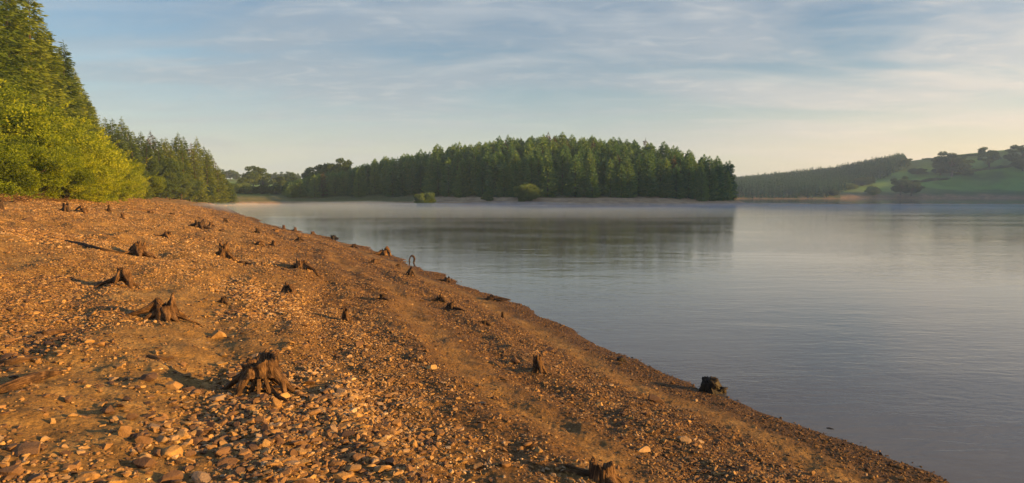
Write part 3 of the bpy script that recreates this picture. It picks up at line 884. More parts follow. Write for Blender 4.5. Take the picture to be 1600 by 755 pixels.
    S(352, 346, 6, 8, 'far dark stub on the upper beach beyond the many-rooted stump', [(330, 0.7, 0.4, 0.2)], 145, mat='darkwood')
    S(236, 333, 4, 10, 'low far stub below the last bright bush', [(190, 1.0, 0.3, 0.18), (340, 0.6, 0.3, 0.2)], 148)
    S(270, 336, 4, 9, 'far small stub on the sand right of the last bright bush', [(190, 0.8, 0.3, 0.18)], 151, mat='darkwood')
    S(-1, 327, 16, 14, 'dark stump cut by the left edge of the picture', [(330, 0.5, 0.5, 0.2), (270, 0.4, 0.5, 0.2)], 154, mat='darkwood', rag=0.3)

    # the ring-shaped root standing at the waterline
    x, y, z = ray_ground(643, 411)
    k = y / FPX * 0.78
    t = empty('root_loop', (x, y, z)); tag(t, 'ring of root standing on edge at the waterline', 'dead root')
    P = [(-4.5 * k, 0, -2 * k), (-5 * k, 0, 5 * k), (-3.5 * k, 0, 11 * k), (0, 0, 14.5 * k), (4 * k, 0, 12 * k), (5.2 * k, 0, 7 * k), (4.0 * k, 0, 2 * k), (2.5 * k, 0, -2 * k)]
    Acc().add(tube(P, [1.4 * k, 1.5 * k, 1.2 * k, 1.5 * k, 2.2 * k, 2.0 * k, 1.4 * k, 1.6 * k], 10, 30, 5, 0.3, 0.15)).build('looped_root', M['darkwood'], t)
    # driftwood reaching into the water
    x, y, z = ray_ground(768, 470)
    k = y / FPX
    t = empty('driftwood', (x, y, z)); tag(t, 'gnarled driftwood root reaching from the sand out over the water', 'driftwood')
    Acc().add(bole(9 * k, 7 * k, 11 * k, 5, 20, 8, z0=-0.05, rag=0.4)).build('root_crown', M['darkwood'], t)
    Acc().add(tube([(0, 0, 5 * k), (14 * k, -3 * k, 3.5 * k), (30 * k, -8 * k, 1.5 * k)], [3 * k, 2 * k, 0.8 * k], 8, 12, 6)).build('branch', M['darkwood'], t)
    Acc().add(tube([(0, 0, 3 * k), (14 * k, -12 * k, 1.5 * k), (29 * k, -10 * k, 1.5 * k)], [2 * k, 1.3 * k, 0.8 * k], 8, 12, 7)).build('branch', M['darkwood'], t)
    Acc().add(tube([(0, 0, 3 * k), (-12 * k, -3 * k, 1.5 * k), (-20 * k, -2 * k, -0.5 * k)], [2 * k, 1.6 * k, 0.8 * k], 8, 12, 8)).build('branch', M['darkwood'], t)
    # small floating stick
    x, y, z = ray_ground(1302, 676)
    o = Acc().add(tube([(0, 0, 0), (0.035, -0.02, 0.004), (0.075, -0.05, 0.0)], [0.003, 0.006, 0.002], 6, 8, 9)).build('floating_stick', M['wetwood'])
    o.location = (x, y, 0.004); tag(o, 'short dark stick floating alone on the calm water', 'stick')

    # long half-buried roots and poles lying on the left foreground
    def pole(pts, rad, label, seed, mat='wood', name='driftwood_pole', cat='driftwood'):
        W = [ray_ground(*p) for p in pts]
        o0 = W[0]
        P = [(a - o0[0], b - o0[1], c - o0[2] + rr * 0.4) for (a, b, c), rr in zip(W, rad)]
        o = Acc().add(tube(P, rad, 12, 26, seed, 0.25, 0.15)).build(name, M[mat]); o.location = o0
        tag(o, label, cat)
    pole([(-20, 622), (20, 606), (52, 596), (84, 588)], [0.05, 0.055, 0.045, 0.02], 'thick half-buried root at the left edge, lower of the two', 21)
    pole([(-20, 574), (20, 570), (54, 562)], [0.035, 0.035, 0.015], 'thick half-buried root at the left edge, upper of the two', 22)
    pole([(60, 526), (78, 524), (104, 521)], [0.03, 0.035, 0.015], 'short flat log among pebbles on the left beach', 23)
    pole([(224, 562), (245, 566), (262, 563)], [0.025, 0.03, 0.018], 'pale stub of fallen wood lying left of the big arched stump\'s shadow', 24)
    pole([(392, 620), (430, 614), (462, 612)], [0.018, 0.014, 0.006], 'thin root lying on the soil at the foot of the arched stump', 25)
    pole([(290, 700), (330, 695), (372, 678)], [0.006, 0.006, 0.003], 'thin bent twig lying on the nearest pale stones', 26, name='twig', cat='twig')
    pole([(340, 752), (352, 744), (385, 738)], [0.006, 0.006, 0.003], 'thin straight twig at the bottom of the picture by the stones', 27, name='twig', cat='twig')
    pole([(100, 377), (130, 385), (160, 392), (190, 396)], [0.03, 0.05, 0.04, 0.02], 'long dark root snaking over the sand left of the knotted stump', 28, mat='darkwood')
    pole([(190, 326), (240, 330), (300, 334)], [0.06, 0.08, 0.05], 'weathered log lying along the upper beach below the bushes', 29, mat='wood')


build_stumps()


# ------------------------------------------------------------------ single large stones
def build_rocks():
    spec = [(1026, 634, 28, 15, 'long dark wedge-shaped stone alone on the smooth sand near the water', 0.16, 0.5),
            (1073, 699, 22, 11, 'pale blocky stone on the lower beach, right of the flat one', 0.8, 0.7),
            (1010, 714, 26, 8, 'flat grey-pink slab on the lower beach by the bottom stump', 0.75, 0.35),
            (28, 716, 58, 14, 'large flat slab of rock in the bottom left corner', 0.3, 0.35),
            (222, 600, 30, 15, 'dark brown boulder left of the big arched stump', 0.14, 0.6),
            (260, 612, 26, 14, 'orange block of stone right of the dark brown boulder', 0.5, 0.6),
            (175, 578, 16, 7, 'small flat orange stone alone on bare soil', 0.5, 0.45),
            (67, 668, 10, 9, 'single round pale stone on bare soil at the left', 0.7, 0.8),
            (155, 652, 26, 13, 'sharp dark stone with a deep shadow on bare soil', 0.2, 0.6),
            (180, 690, 20, 20, 'upright leaning triangular stone in the near stones', 0.45, 0.9),
            (252, 722, 34, 18, 'broad orange stone at the bottom of the near stone drift', 0.55, 0.55),
            (228, 678, 22, 10, 'flat-topped pale brick-like stone in the near drift', 0.8, 0.5),
            (422, 642, 18, 17, 'upright orange stone at the foot of the arched stump', 0.5, 0.85),
            (335, 632, 24, 10, 'smooth pale flat stone left of the arched stump\'s foot', 0.85, 0.45),
            (338, 528, 22, 11, 'yellow block of stone behind the arched stump', 0.5, 0.6),
            (526, 622, 24, 13, 'pale wedge of stone on the gravel right of the arched stump', 0.8, 0.6),
            (262, 702, 18, 9, 'squat yellow stone in the middle of the near stone drift', 0.62, 0.6),
            (408, 704, 14, 11, 'small cube-like yellow stone at the right of the near drift', 0.68, 0.85),
            (100, 742, 20, 10, 'reddish stone near the bottom left corner', 0.35, 0.55),
            (42, 346, 18, 8, 'dark grey boulder on the far left of the upper beach', 0.05, 0.6),
            (862, 552, 14, 7, 'dark stone just above and right of the smooth stump', 0.14, 0.5),
            (805, 570, 16, 9, 'low dark stone left of the smooth stump', 0.2, 0.6),
            (940, 640, 16, 9, 'tan stone in the pebbles left of the wedge-shaped stone', 0.6, 0.6),
            (1172, 745, 16, 9, 'dark cobble near the bottom of the sand strip', 0.1, 0.6),
            (640, 706, 14, 12, 'tall tan stone in the gravel at the bottom centre', 0.55, 0.9)]
    for i, (px, py, w, h, lab, tint, flat) in enumerate(spec):
        r = np.random.default_rng(400 + i)
        x, y, z = ray_ground(px, py)
        k = y / FPX
        P = rock_shape(ICO3, r, 13, 0.9)
        P = P / np.array([np.ptp(P[:, 0]), np.ptp(P[:, 1]), np.ptp(P[:, 2])])
        P = P * np.array([w * k, w * k * 0.7, h * k * 1.35])
        a = r.uniform(-0.4, 0.4)
        P = np.stack([P[:, 0] * cos(a) - P[:, 1] * sin(a), P[:, 0] * sin(a) + P[:, 1] * cos(a), P[:, 2]], -1)
        if i == 0:
            P = np.stack([P[:, 0], P[:, 1] * 0.6, P[:, 2] * 0.7 - 0.45 * P[:, 0]], -1)
        o = mesh_np('beach_stone', P, tris=ICOF3, mat=M['stone'], attrs={'tint': np.full(len(P), tint), 'wet': np.zeros(len(P))})
        o.location = (x, y, z + h * k * 0.22)
        tag(o, lab, 'stone', 'larger stones lying on the shore')


build_rocks()


# ------------------------------------------------------------------ foliage
def blades(P, D, L, W, r):
    """elongated four-cornered leaf faces: base P, direction D, length L, width W"""
    n = len(P)
    D = D / (np.linalg.norm(D, axis=1, keepdims=True) + 1e-9)
    s = np.cross(D, r.normal(size=(n, 3))); s /= (np.linalg.norm(s, axis=1, keepdims=True) + 1e-9)
    L = L[:, None]; W = W[:, None]
    V = np.stack([P, P + D * L * 0.45 + s * W * 0.5, P + D * L, P + D * L * 0.5 - s * W * 0.5], 1).reshape(-1, 3)
    Q = np.arange(n * 4).reshape(n, 4)
    return V, Q


def conifer_meshes(seed, h, R, step, nb, bladeL, bladeW, per, mat, base=0.06, dens=1.0, shape=0.85, droop=0.25, spread=(0.62, 1.18)):
    r = np.random.default_rng(seed)
    P = []; D = []; T = []
    z = h * base
    lean = r.normal(0, 0.012, 2)
    while z < h * 0.985:
        t = z / h
        Lb = R * (1 - t) ** shape * (1.0 if t > 0.12 else 0.6 + 3 * t)
        nbr = max(4, int(nb * (0.5 + 0.5 * (1 - t))))
        a0 = r.uniform(0, 2 * pi)
        for k in range(nbr):
            a = a0 + 2 * pi * k / nbr + r.normal(0, 0.25)
            L = max(0.25, Lb * r.uniform(*spread))
            if r.random() < 0.06: continue
            np_ = max(2, int(per * L / R * dens) + 1)
            f = (np.arange(np_) + r.random(np_)) / np_
            f = f ** 0.75
            zz = z - droop * L * f + 0.30 * L * f * f + r.normal(0, 0.05 * step, np_)
            c = np.stack([np.cos(a) * L * f, np.sin(a) * L * f, zz], -1)
            tw = r.random()
            for rep in range(2):
                side = r.normal(0, 1, (np_, 3)); side[:, 2] *= 0.35
                out = np.array([cos(a), sin(a), 0.12])
                P.append(c + side * 0.10 * L * (0.3 + f[:, None] * 0.7)); D.append(out[None] * 0.9 + side * 0.55 + np.array([0, 0, -0.15 - 0.25 * rep]))
                T.append(np.clip(0.25 + 0.3 * tw + 0.3 * f + r.normal(0, 0.1, np_), 0, 1))
        z += step * r.uniform(0.7, 1.3) * (0.55 + 0.45 * (1 - t))
    # leader
    n = 14
    P.append(np.stack([r.normal(0, 0.04, n), r.normal(0, 0.04, n), np.linspace(h * 0.94, h * 1.0, n)], -1)); D.append(np.stack([r.normal(0, .5, n), r.normal(0, .5, n), np.ones(n)], -1)); T.append(np.full(n, 0.7))
    P = np.concatenate(P); D = np.concatenate(D); T = np.concatenate(T)
    P[:, 0] += lean[0] * P[:, 2]; P[:, 1] += lean[1] * P[:, 2]
    n = len(P)
    taper = np.where(P[:, 2] > h * 0.93, 0.55, 1.0)
    V, Q = blades(P, D, bladeL * r.uniform(0.7, 1.3, n) * taper, bladeW * r.uniform(0.7, 1.3, n) * taper, r)
    crown = mesh_np('crown', V, quads=Q, mat=M[mat], attrs={'tint': np.repeat(T, 4)}, link=False)
    A = Acc().add(tube([(0, 0, -0.4), (lean[0] * h * .5, lean[1] * h * .5, h * 0.5), (lean[0] * h, lean[1] * h, h * 0.97)], [h * 0.014 + 0.04, h * 0.009, 0.01], 8, 8, seed, 0.1))
    trunk = A.build('trunk', M['bark'], link=False)
    return crown, trunk, h


def broad_meshes(seed, h, R, mat, nclump, leaves, leaf, bottom=0.12, low=False, round_=1.0):
    """a leafy crown of clumps on forking limbs; low: a bush leafy to the ground"""
    r = np.random.default_rng(seed)
    zc = h * (0.5 if low else 0.62); hz = h * (0.5 if low else 0.40)
    P = []; D = []; T = []
    A = Acc()
    st = 3 if low else 1
    tops = []
    th = h * 0.022 + 0.03
    if not low:
        A.add(tube([(0, 0, -0.3), (0.02 * h, 0.01 * h, h * 0.25), (-0.01 * h, 0.02 * h, h * 0.5)], [th * 1.3, th, th * 0.7], 10, 8, seed, 0.15))
    cl = []
    for i in range(nclump):
        v = r.normal(size=3); v /= np.linalg.norm(v)
        f = r.uniform(0.45, 1.0) ** 0.6
        c = np.array([v[0] * R * f, v[1] * R * f, zc + v[2] * hz * f])
        lump = 0.66 + 0.72 * vn(v[0] * 2.5 + seed, v[1] * 2.5 + v[2] * 2 + seed)
        c[:2] *= lump; c[2] = zc + (c[2] - zc) * lump
        if c[2] < h * bottom * r.uniform(0.2, 1): c[2] = h * bottom * r.uniform(0.4, 1.4)
        cl.append(c)
        cr = R * r.uniform(0.14, 0.36)
        n = int(leaves * (cr / (R * 0.22)) ** 2)
        q = r.normal(size=(n, 3)); q /= np.linalg.norm(q, axis=1, keepdims=True)
        q = q * (r.random(n) ** 0.4)[:, None] * cr * np.array([1, 1, 0.8])
        q[:, 2] = np.where(q[:, 2] < 0, q[:, 2] * 0.6, q[:, 2])
        pp = c + q
        P.append(pp); D.append(q / cr + r.normal(0, 0.7, (n, 3))); T.append(np.clip(0.45 + r.normal(0, 0.26) + r.normal(0, 0.12, n), 0, 1))
    for i in range(0, nclump, max(1, nclump // 14)):
        c = cl[i]
        s = (r.normal(0, 0.05 * R), r.normal(0, 0.05 * R), -0.2) if low else (0, 0.01 * h, h * r.uniform(0.22, 0.48))
        m = (s[0] + c[0] * 0.35, s[1] + c[1] * 0.35, s[2] + (c[2] - s[2]) * 0.6)
        A.add(tube([s, m, tuple(c)], [th * 0.55, th * 0.35, th * 0.1], 6, 7, seed + i, 0.1))
    for i in range(int(nclump * 0.8) if mat == 'willow' else 0):      # loose shoots standing out of the crown
        c = cl[r.integers(0, nclump)]
        o = np.array([c[0], c[1], (c[2] - zc) * 1.2 + 0.35 * R]); o /= np.linalg.norm(o) + 1e-9
        o = o + r.normal(0, 0.35, 3); Ls = R * r.uniform(0.18, 0.38); m = max(12, int(leaves * 0.22))
        f = r.random(m)
        P.append(c + o * (f * Ls + 0.08 * R)[:, None] + r.normal(0, 0.022 * R, (m, 3)) * (1.6 - f)[:, None]); D.append(o + r.normal(0, 0.7, (m, 3)))
        T.append(np.clip(r.uniform(0.35, 0.95) + r.normal(0, 0.1, m), 0, 1))
    P = np.concatenate(P); D = np.concatenate(D); T = np.concatenate(T); n = len(P)
    keep = P[:, 2] > 0.02
    P, D, T = P[keep], D[keep], T[keep]; n = len(P)
    V, Q = blades(P, D, leaf * r.uniform(0.7, 1.3, n), leaf * 0.6 * r.uniform(0.7, 1.3, n), r)
    crown = mesh_np('crown', V, quads=Q, mat=M[mat], attrs={'tint': np.repeat(T, 4)}, link=False)
    trunk = A.build('trunk', M['bark'], link=False)
    return crown, trunk, h


def plant_tree(proto, name, x, y, H, rz, label, cat, group=None, zoff=0.0, wide=1.0, parts=('crown', 'trunk')):
    crown, trunk, h = proto
    s = H / h
    t = empty(name, (x, y, zat(x, y) + zoff), rz)
    t.scale = (s * wide, s * wide, s)
    tag(t, label, cat, group)
    for nm, me in zip(parts, (crown, trunk)):
        o = bpy.data.objects.new(nm, me); scene.collection.objects.link(o); o.parent = t
    return t


def PX(px, D): return (px - 800) / FPX * D


def build_left_wood():
    r = random.Random(5)
    near = [conifer_meshes(100 + i, 24.0, 4.6, 0.50, 12, 0.58, 0.15, 36, 'spruce_near', base=0.03, shape=0.72, spread=(0.5, 1.32), droop=0.34) for i in range(4)]
    mid = [conifer_meshes(120 + i, 20.0, 3.3, 0.55, 10, 0.62, 0.22, 17, 'spruce_near', base=0.03, shape=0.8) for i in range(4)]
    brn = [conifer_meshes(130 + i, 20.0, 3.0, 0.7, 8, 0.6, 0.26, 11, 'larch', base=0.05, shape=0.8) for i in range(2)]
    G = 'tall conifers of the wood behind the beach'
    # nearest, huge spruces: (px, depth, height)
    big = [(-190, 58, 25), (-120, 62, 25), (-60, 66, 26), (-10, 70, 25.5), (22, 78, 26.5), (-30, 84, 28), (55, 84, 25.5), (38, 98, 28), (84, 90, 23.0), (72, 104, 25.5),
           (104, 96, 21.5), (98, 112, 24), (120, 108, 20.5), (128, 122, 21), (142, 116, 18), (150, 132, 18.5)]
    labs = ['huge olive-green spruce at the far left, cut by the top of the picture',
            'huge olive-green spruce on the steep slope of treetops above the yellow-green bushes',
            'tall spruce on the right shoulder of the big left-hand trees, dropping towards the lower wood']
    for i, (px, D, H) in enumerate(big):
        plant_tree(near[i % 4], 'spruce_tree', PX(px, D), D, H, r.uniform(0, 6.28), labs[0 if px < 25 else (1 if px < 100 else 2)], 'conifer tree', G)
    # the lower, more distant run of conifers: silhouette tops by px
    row = [(160, 150, 186), (172, 160, 184), (184, 158, 190), (196, 168, 188), (206, 165, 200), (214, 175, 203), (226, 172, 205), (238, 180, 209), (247, 178, 214), (256, 186, 218),
           (266, 184, 214), (275, 190, 220), (284, 190, 212), (292, 196, 214), (302, 196, 222), (311, 200, 214), (320, 204, 226), (329, 208, 234), (337, 212, 250), (345, 216, 262), (350, 220, 272)]
    for k in range(2):
        for i, (px, D, ty) in enumerate(row):
            if k == 1 and i % 2: continue
            DD = D + (0 if k == 0 else -12)
            p = px + (0 if k == 0 else 5)
            x = PX(p, DD); z = zat(x, DD)
            H = (HORIZON - ty) / FPX * DD + CAMZ - z
            if k: H *= 0.86
            H *= r.uniform(0.96, 1.04)
            brown = (i in (7, 14, 18)) and k == 0
            pr = brn[i % 2] if brown else mid[(i * 3 + k) % 4]
            lab = ('brownish thinly needled conifer standing among green spruces at the back of the bay' if brown else
                   ['pointed spruce in the middle-distance wood, just right of the big near trees',
                    'pointed spruce in the middle-distance wood, behind the round green tree by the beach',
                    'pointed spruce at the far right end of the middle-distance wood'][0 if p < 235 else (1 if p < 300 else 2)])
            plant_tree(pr, 'brown_conifer' if brown else 'spruce_tree', x, DD, H, r.uniform(0, 6.28), lab, 'conifer tree', G, wide=1.15 * 20.0 / H if H > 1 else 1)


def build_left_bushes():
    r = random.Random(8)
    pr = [broad_meshes(200 + i, 6.0, 3.6, 'willow', 90, 420, 0.15, bottom=0.05, low=True) for i in range(4)]
    G = 'yellow-green bushes along the top of the beach'
    # px, depth, height
    sp = [(-150, 44, 7.0, 1.1, 'tall yellow-green bush beyond the left edge'),
          (-70, 46, 7.4, 1.1, 'tallest yellow-green bush, cut by the left edge of the picture'),
          (-15, 48, 6.9, 1.15, 'big yellow-green bush at the left edge below the spruces'),
          (-60, 38, 3.8, 1.2, 'low bush in front of the tallest one at the left edge'),
          (18, 41, 3.6, 1.25, 'low spreading bush in front at the far left'),
          (42, 56, 7.2, 1.2, 'big rounded yellow-green bush second from the left edge'),
          (62, 46, 3.8, 1.25, 'low bright bush hanging over the pale bank of the beach'),
          (88, 62, 6.4, 1.2, 'rounded yellow-green bush in the middle of the row'),
          (98, 52, 3.8, 1.2, 'low bright bush in the middle of the row\'s front'),
          (118, 72, 6.6, 1.15, 'yellow-green bush right of the middle of the row'),
          (128, 60, 4.0, 1.2, 'low bush touching the gravel, above the blocky stump'),
          (146, 78, 6.0, 1.15, 'bushy yellow shrub under the right shoulder of the spruces'),
          (158, 70, 4.4, 1.1, 'bright low shrub above the thin upright stub'),
          (172, 90, 5.8, 1.1, 'yellow-green shrub third from the right end of the row'),
          (186, 80, 3.6, 1.1, 'low leafy shrub spilling onto the gravel near the row\'s end'),
          (198, 106, 5.0, 1.1, 'olive shrub second from the right end of the row'),
          (226, 122, 4.7, 1.1, 'last bright shrub at the right end of the row')]
    for i, (px, D, H, w, lab) in enumerate(sp):
        plant_tree(pr[i % 4], 'bush', PX(px, D), D, H, r.uniform(0, 6.28), lab, 'bush', G, zoff=-0.15, wide=w, parts=('foliage', 'stem'))
    tr = [broad_meshes(220 + i, 9.0, 3.6, m, 90, 380, 0.24, bottom=0.08) for i, m in enumerate(('broad', 'broad', 'broad_dark'))]
    sp = [(262, 165, 9.6, 0.95, 0, 'round dark green leafy tree standing in front of the far spruces'),
          (267, 150, 3.6, 1.5, 1, 'small grey-green round shrub at the foot of the round leafy tree'),
          (284, 172, 6.5, 1.1, 1, 'leafy tree right of the round dark green one'),
          (298, 180, 6.0, 1.2, 0, 'shaggy low tree in the middle of the bay\'s wood edge'),
          (316, 190, 5.2, 1.3, 2, 'dark low leafy tree near the right end of the bay\'s wood'),
          (334, 205, 7.5, 1.2, 2, 'dark green tree before the end of the left wood'),
          (350, 214, 7.0, 1.2, 0, 'last leafy tree where the left wood meets the water'),
          (240, 150, 4.6, 1.2, 0, 'green shrub just beyond the last bright yellow one')]
    for px, D, H, w, k, lab in sp:
        plant_tree(tr[k], 'leafy_tree', PX(px, D), D, H, r.uniform(0, 6.28), lab, 'tree', 'leafy trees at the edge of the left wood', wide=w)
    return tr


def build_headland():
    r = random.Random(21)
    pr = [conifer_meshes(300 + i, 15.0, 3.5, 0.55, 9, 0.85, 0.42, 11, 'spruce', base=0.02, shape=0.58) for i in range(5)]
    brn = [conifer_meshes(320 + i, 15.0, 2.6, 0.75, 7, 0.7, 0.34, 8, 'larch', base=0.1, shape=0.6) for i in range(2)]
    G = 'conifers of the wood on the headland'
    sil = ([440, 470, 500, 540, 560, 600, 640, 680, 720, 780, 830, 880, 930, 980, 1030, 1080, 1120, 1140, 1152, 1162],
           [286, 279, 272, 264, 257, 247, 238, 228, 222, 215, 210, 209, 211, 216, 222, 232, 239, 249, 264, 286])
    cand = []
    y = 206.0
    while y < 300:
        x = -100.0
        while x < 90:
            xx = x + r.uniform(-2.0, 2.0); yy = y + r.uniform(-2.0, 2.0)
            cand.append((xx, yy)); x += 3.9
        y += 4.0
    X = np.array([c[0] for c in cand]); Y = np.array([c[1] for c in cand])
    Z, Dd = terrain(X, Y)
    pxs = 800 + X / Y * FPX
    rows = {}
    n = 0
    order = np.argsort(Y)
    todo = []
    cover = {}
    for i in order:
        if Dd[i] < (14.0 if X[i] < 45 else 14.0 - 7.0 * min(1, (X[i] - 45) / 20)) or pxs[i] < 448 or pxs[i] > 1158: continue
        tgt = (HORIZON - np.interp(pxs[i], *sil)) / FPX * Y[i] + CAMZ - Z[i]     # height reaching the skyline
        H = 13.5 * r.uniform(0.80, 1.14)
        # the wood's outline: trees must not stand above it
        H = min(H, tgt * (r.uniform(0.90, 1.0) if r.random() < 0.8 else 1.05))
        if H < 4.5: continue
        top = (Z[i] + H - CAMZ) / Y[i] * FPX
        # skip trees wholly hidden behind the ones in front
        b = int(pxs[i] // 9)
        c = cover.get(b, -99)
        if top < c - 6: continue
        cover[b] = max(c, top)
        front = Dd[i] < 22
        brown = r.random() < 0.06
        p = brn[r.randrange(2)] if brown else pr[r.randrange(5)]
        if top > (HORIZON - np.interp(pxs[i], *sil)) - 9: zone = 'on the skyline of'
        elif front: zone = 'in the front row of'
        else: zone = 'in the middle of'
        where = 'left of the first round bush' if pxs[i] < 640 else ('between the two round bushes' if pxs[i] < 815 else ('right of the second round bush' if pxs[i] < 1000 else 'near the right-hand tip'))
        lab = ('brownish conifer ' if brown else 'dark green spruce ') + zone + ' headland wood, ' + where
        todo.append((H / Y[i] * (1 if front else max(0.12, min(1, (top - c) / 30.0))), p, brown, i, H, lab, max(0.9, min(1.5, 11.0 / H)) * r.uniform(0.85, 1.25)))
    todo.sort(key=lambda t: -t[0])
    for _, p, brown, i, H, lab, w in todo[:256]:
        plant_tree(p, 'brown_conifer' if brown else 'spruce_tree', X[i], Y[i], H, r.uniform(0, 6.28), lab, 'conifer tree', G, zoff=-0.3, wide=w)
    # the smaller-showing rest of the plantation
    VV = []; TT = []
    rr = np.random.default_rng(5)
    for _, p, brown, i, H, lab, w in todo[256:]:
        me = p[0]; n = len(me.vertices)
        v = np.empty(n * 3, np.float32); me.vertices.foreach_get('co', v); v = v.reshape(-1, 3)
        t = np.empty(n, np.float32); me.attributes['tint'].data.foreach_get('value', t)
        a = rr.uniform(0, 6.28); sc = H / p[2]
        VV.append(np.stack([(v[:, 0] * cos(a) - v[:, 1] * sin(a)) * sc * w + X[i], (v[:, 0] * sin(a) + v[:, 1] * cos(a)) * sc * w + Y[i], v[:, 2] * sc + Z[i] - 0.3], -1))
        TT.append(np.clip(t + rr.normal(0, 0.15), 0, 1))
    if VV:
        VV = np.concatenate(VV)
        tag(mesh_np('headland_plantation', VV, quads=np.arange(len(VV)).reshape(-1, 4), mat=M['spruce'], attrs={'tint': np.concatenate(TT)}), kind='stuff')



def build_far_trees(tr):
    r = random.Random(31)
    rb = [broad_meshes(340 + i, 6.0, 3.6, m, 60, 260, 0.3, bottom=0.04, low=True) for i, m in enumerate(('pale_bush', 'broad_dark'))]
    sp = [(664, 214, 5.2, 1.0, 0, 'round pale green bush at the headland beach, left of the pair'),
          (823, 211, 5.8, 1.1, 0, 'larger round pale green bush at the headland beach, right of the pair'),
          (762, 216, 2.6, 1.1, 0, 'small green shrub between the two round bushes on the headland'),
          (912, 216, 2.0, 2.0, 0, 'low flat clump of scrub at the middle of the headland beach')]
    for px, D, H, w, k, lab in sp:
        plant_tree(rb[k], 'bush', PX(px, D), D, H, r.uniform(0, 6.28), lab, 'bush', 'bushes at the edge of the headland wood', zoff=-0.2, wide=w, parts=('foliage', 'stem'))
    # low trees between the left wood and the headland
    sp = [(362, 262, 3.6, 1.5, 1, 'dark low bush left of the pale trees at the head of the bay'), (378, 275, 4.6, 1.4, 0, 'green bush at the head of the bay, second from the left'),
          (392, 268, 3.4, 1.8, 1, 'wide dark hedge bush in the middle of the bay head'), (412, 270, 3.5, 1.8, 1, 'wide dark bush right of the middle of the bay head'),
          (432, 266, 3.2, 1.7, 1, 'low dark bush before the orange-tinted round tree'), (450, 262, 3.8, 1.5, 1, 'dark bush where the headland wood begins'),
          (470, 262, 5.2, 1.3, 0, 'leafy shrub at the left foot of the headland wood')]
    for px, D, H, w, k, lab in sp:
        plant_tree(rb[k], 'bush', PX(px, D), D, H, r.uniform(0, 6.28), lab, 'bush', 'bushes at the head of the bay', zoff=-0.2, wide=w, parts=('foliage', 'stem'))
    ft = [broad_meshes(360 + i, 9.0, 3.8, m, 46, 150, 0.5, bottom=0.1) for i, m in enumerate(('broad', 'broad_dark', 'broad'))]
    sp = [(397, 330, 263, 1.0, 0, 'tall pale hazy tree at the head of the bay'), (384, 325, 277, 1.1, 2, 'hazy tree left of the tall pale one at the bay head'),
          (413, 335, 275, 1.0, 2, 'orange-tinted round tree in the field behind the bay'), (436, 330, 278, 1.3, 0, 'broad hazy round tree right of the orange-tinted one'),
          (456, 320, 274, 1.0, 1, 'dark pointed tree at the left start of the headland skyline'),
          (486, 300, 268, 1.0, 1, 'dark leafy tree at the left end of the headland wood'), (500, 296, 264, 1.2, 0, 'leafy tree left of the sunlit crown on the headland skyline'),
          (516, 292, 260, 1.2, 0, 'leafy tree just left of the sunlit crown'), (528, 290, 256, 1.2, 2, 'highest leafy tree with a sunlit crown at the headland\'s left shoulder'),
          (541, 288, 261, 1.0, 1, 'leafy tree just right of the sunlit crown')]
    for px, D, ty, w, k, lab in sp:
        x = PX(px, D); z = zat(x, D); H = (HORIZON - ty) / FPX * D + CAMZ - z
        plant_tree(ft[k], 'leafy_tree', x, D, H, r.uniform(0, 6.28), lab, 'tree', 'leafy trees between the bay and the headland', wide=w * 9.0 / H * 0.9 if H < 9 else w)
    # field trees on the distant ridge behind the bay
    i = 0
    for px, ty, w in ((356, 267, 1.2), (362, 268, 1.2), (369, 269, 1.3), (371, 271, 1.2), (420, 272, 1.0), (424, 273, 1.0), (430, 273, 1.0), (435, 272, 1.0), (441, 274, 1.0), (447, 271, 1.3), (454, 271, 1.3), (460, 271, 1.4), (466, 273, 1.0)):
        D = 560 + (i % 3) * 8; i += 1
        x = PX(px, D); z = zat(x, D); H = max(3.0, (HORIZON - ty) / FPX * D + CAMZ - z)
        plant_tree(ft[i % 3], 'leafy_tree', x, D, H, r.uniform(0, 6.28), 'small hedgerow tree on the distant field ridge, left cluster' if px < 400 else 'small hedgerow tree on the distant ridge, right of the tall pale tree',
                   'tree', 'hedgerow trees on the distant ridge', wide=w)
    # right-hand hillside
    sp = [(1484, 276, 238, 56, 1, 'big dark round tree on the hillside pasture, largest of the field trees'),
          (1466, 274, 254, 26, 1, 'smaller dark tree tucked left of the biggest hillside tree'),
          (1541, 262, 232, 34, 2, 'flat-topped tree standing on the pasture skyline'),
          (1592, 258, 224, 48, 1, 'large dark tree on the hill at the right edge'),
          (1594, 268, 246, 26, 1, 'dark bush below the large tree at the right edge'),
          (1405, 305, 276, 34, 1, 'dark square-topped bush at the foot of the hillside'),
          (1422, 306, 282, 30, 1, 'dark bush just right of the square-topped one at the hill foot'),
          (1362, 304, 288, 22, 0, 'low shrub at the left foot of the pasture'),
          (1345, 290, 276, 40, 1, 'spreading low tree at the edge of the far plantation'),
          (1320, 296, 284, 34, 0, 'pale low scrub tree below the far plantation'),
          (1430, 272, 262, 30, 1, 'scrubby tree where the plantation ends at the pasture'),
          (1505, 274, 260, 26, 0, 'small tree right of the biggest hillside tree'),
          (1410, 262, 247, 26, 1, 'rounded tree at the right end of the far plantation'),
          (1302, 305, 294, 20, 1, 'small dark bush on the far shore below the plantation')]
    for px, by, ty, wp, k, lab in sp:
        x, y, z = ray_ground(px, by)
        H = (by - ty) / FPX * y * 0.92; W = wp / FPX * y * 0.85
        b = rb if k == 1 else ft
        p = ft[k] if H > 9 else rb[k % 2]
        h0 = p[2]; r0 = 3.8 if H > 9 else 3.6
        plant_tree(p, 'leafy_tree' if H > 9 else 'bush', x, y, H, r.uniform(0, 6.28), lab, 'tree' if H > 9 else 'bush', 'trees and bushes on the far hillside', zoff=-0.4,
                   wide=(W / 2 / r0) / (H / h0), parts=('crown', 'trunk') if H > 9 else ('foliage', 'stem'))


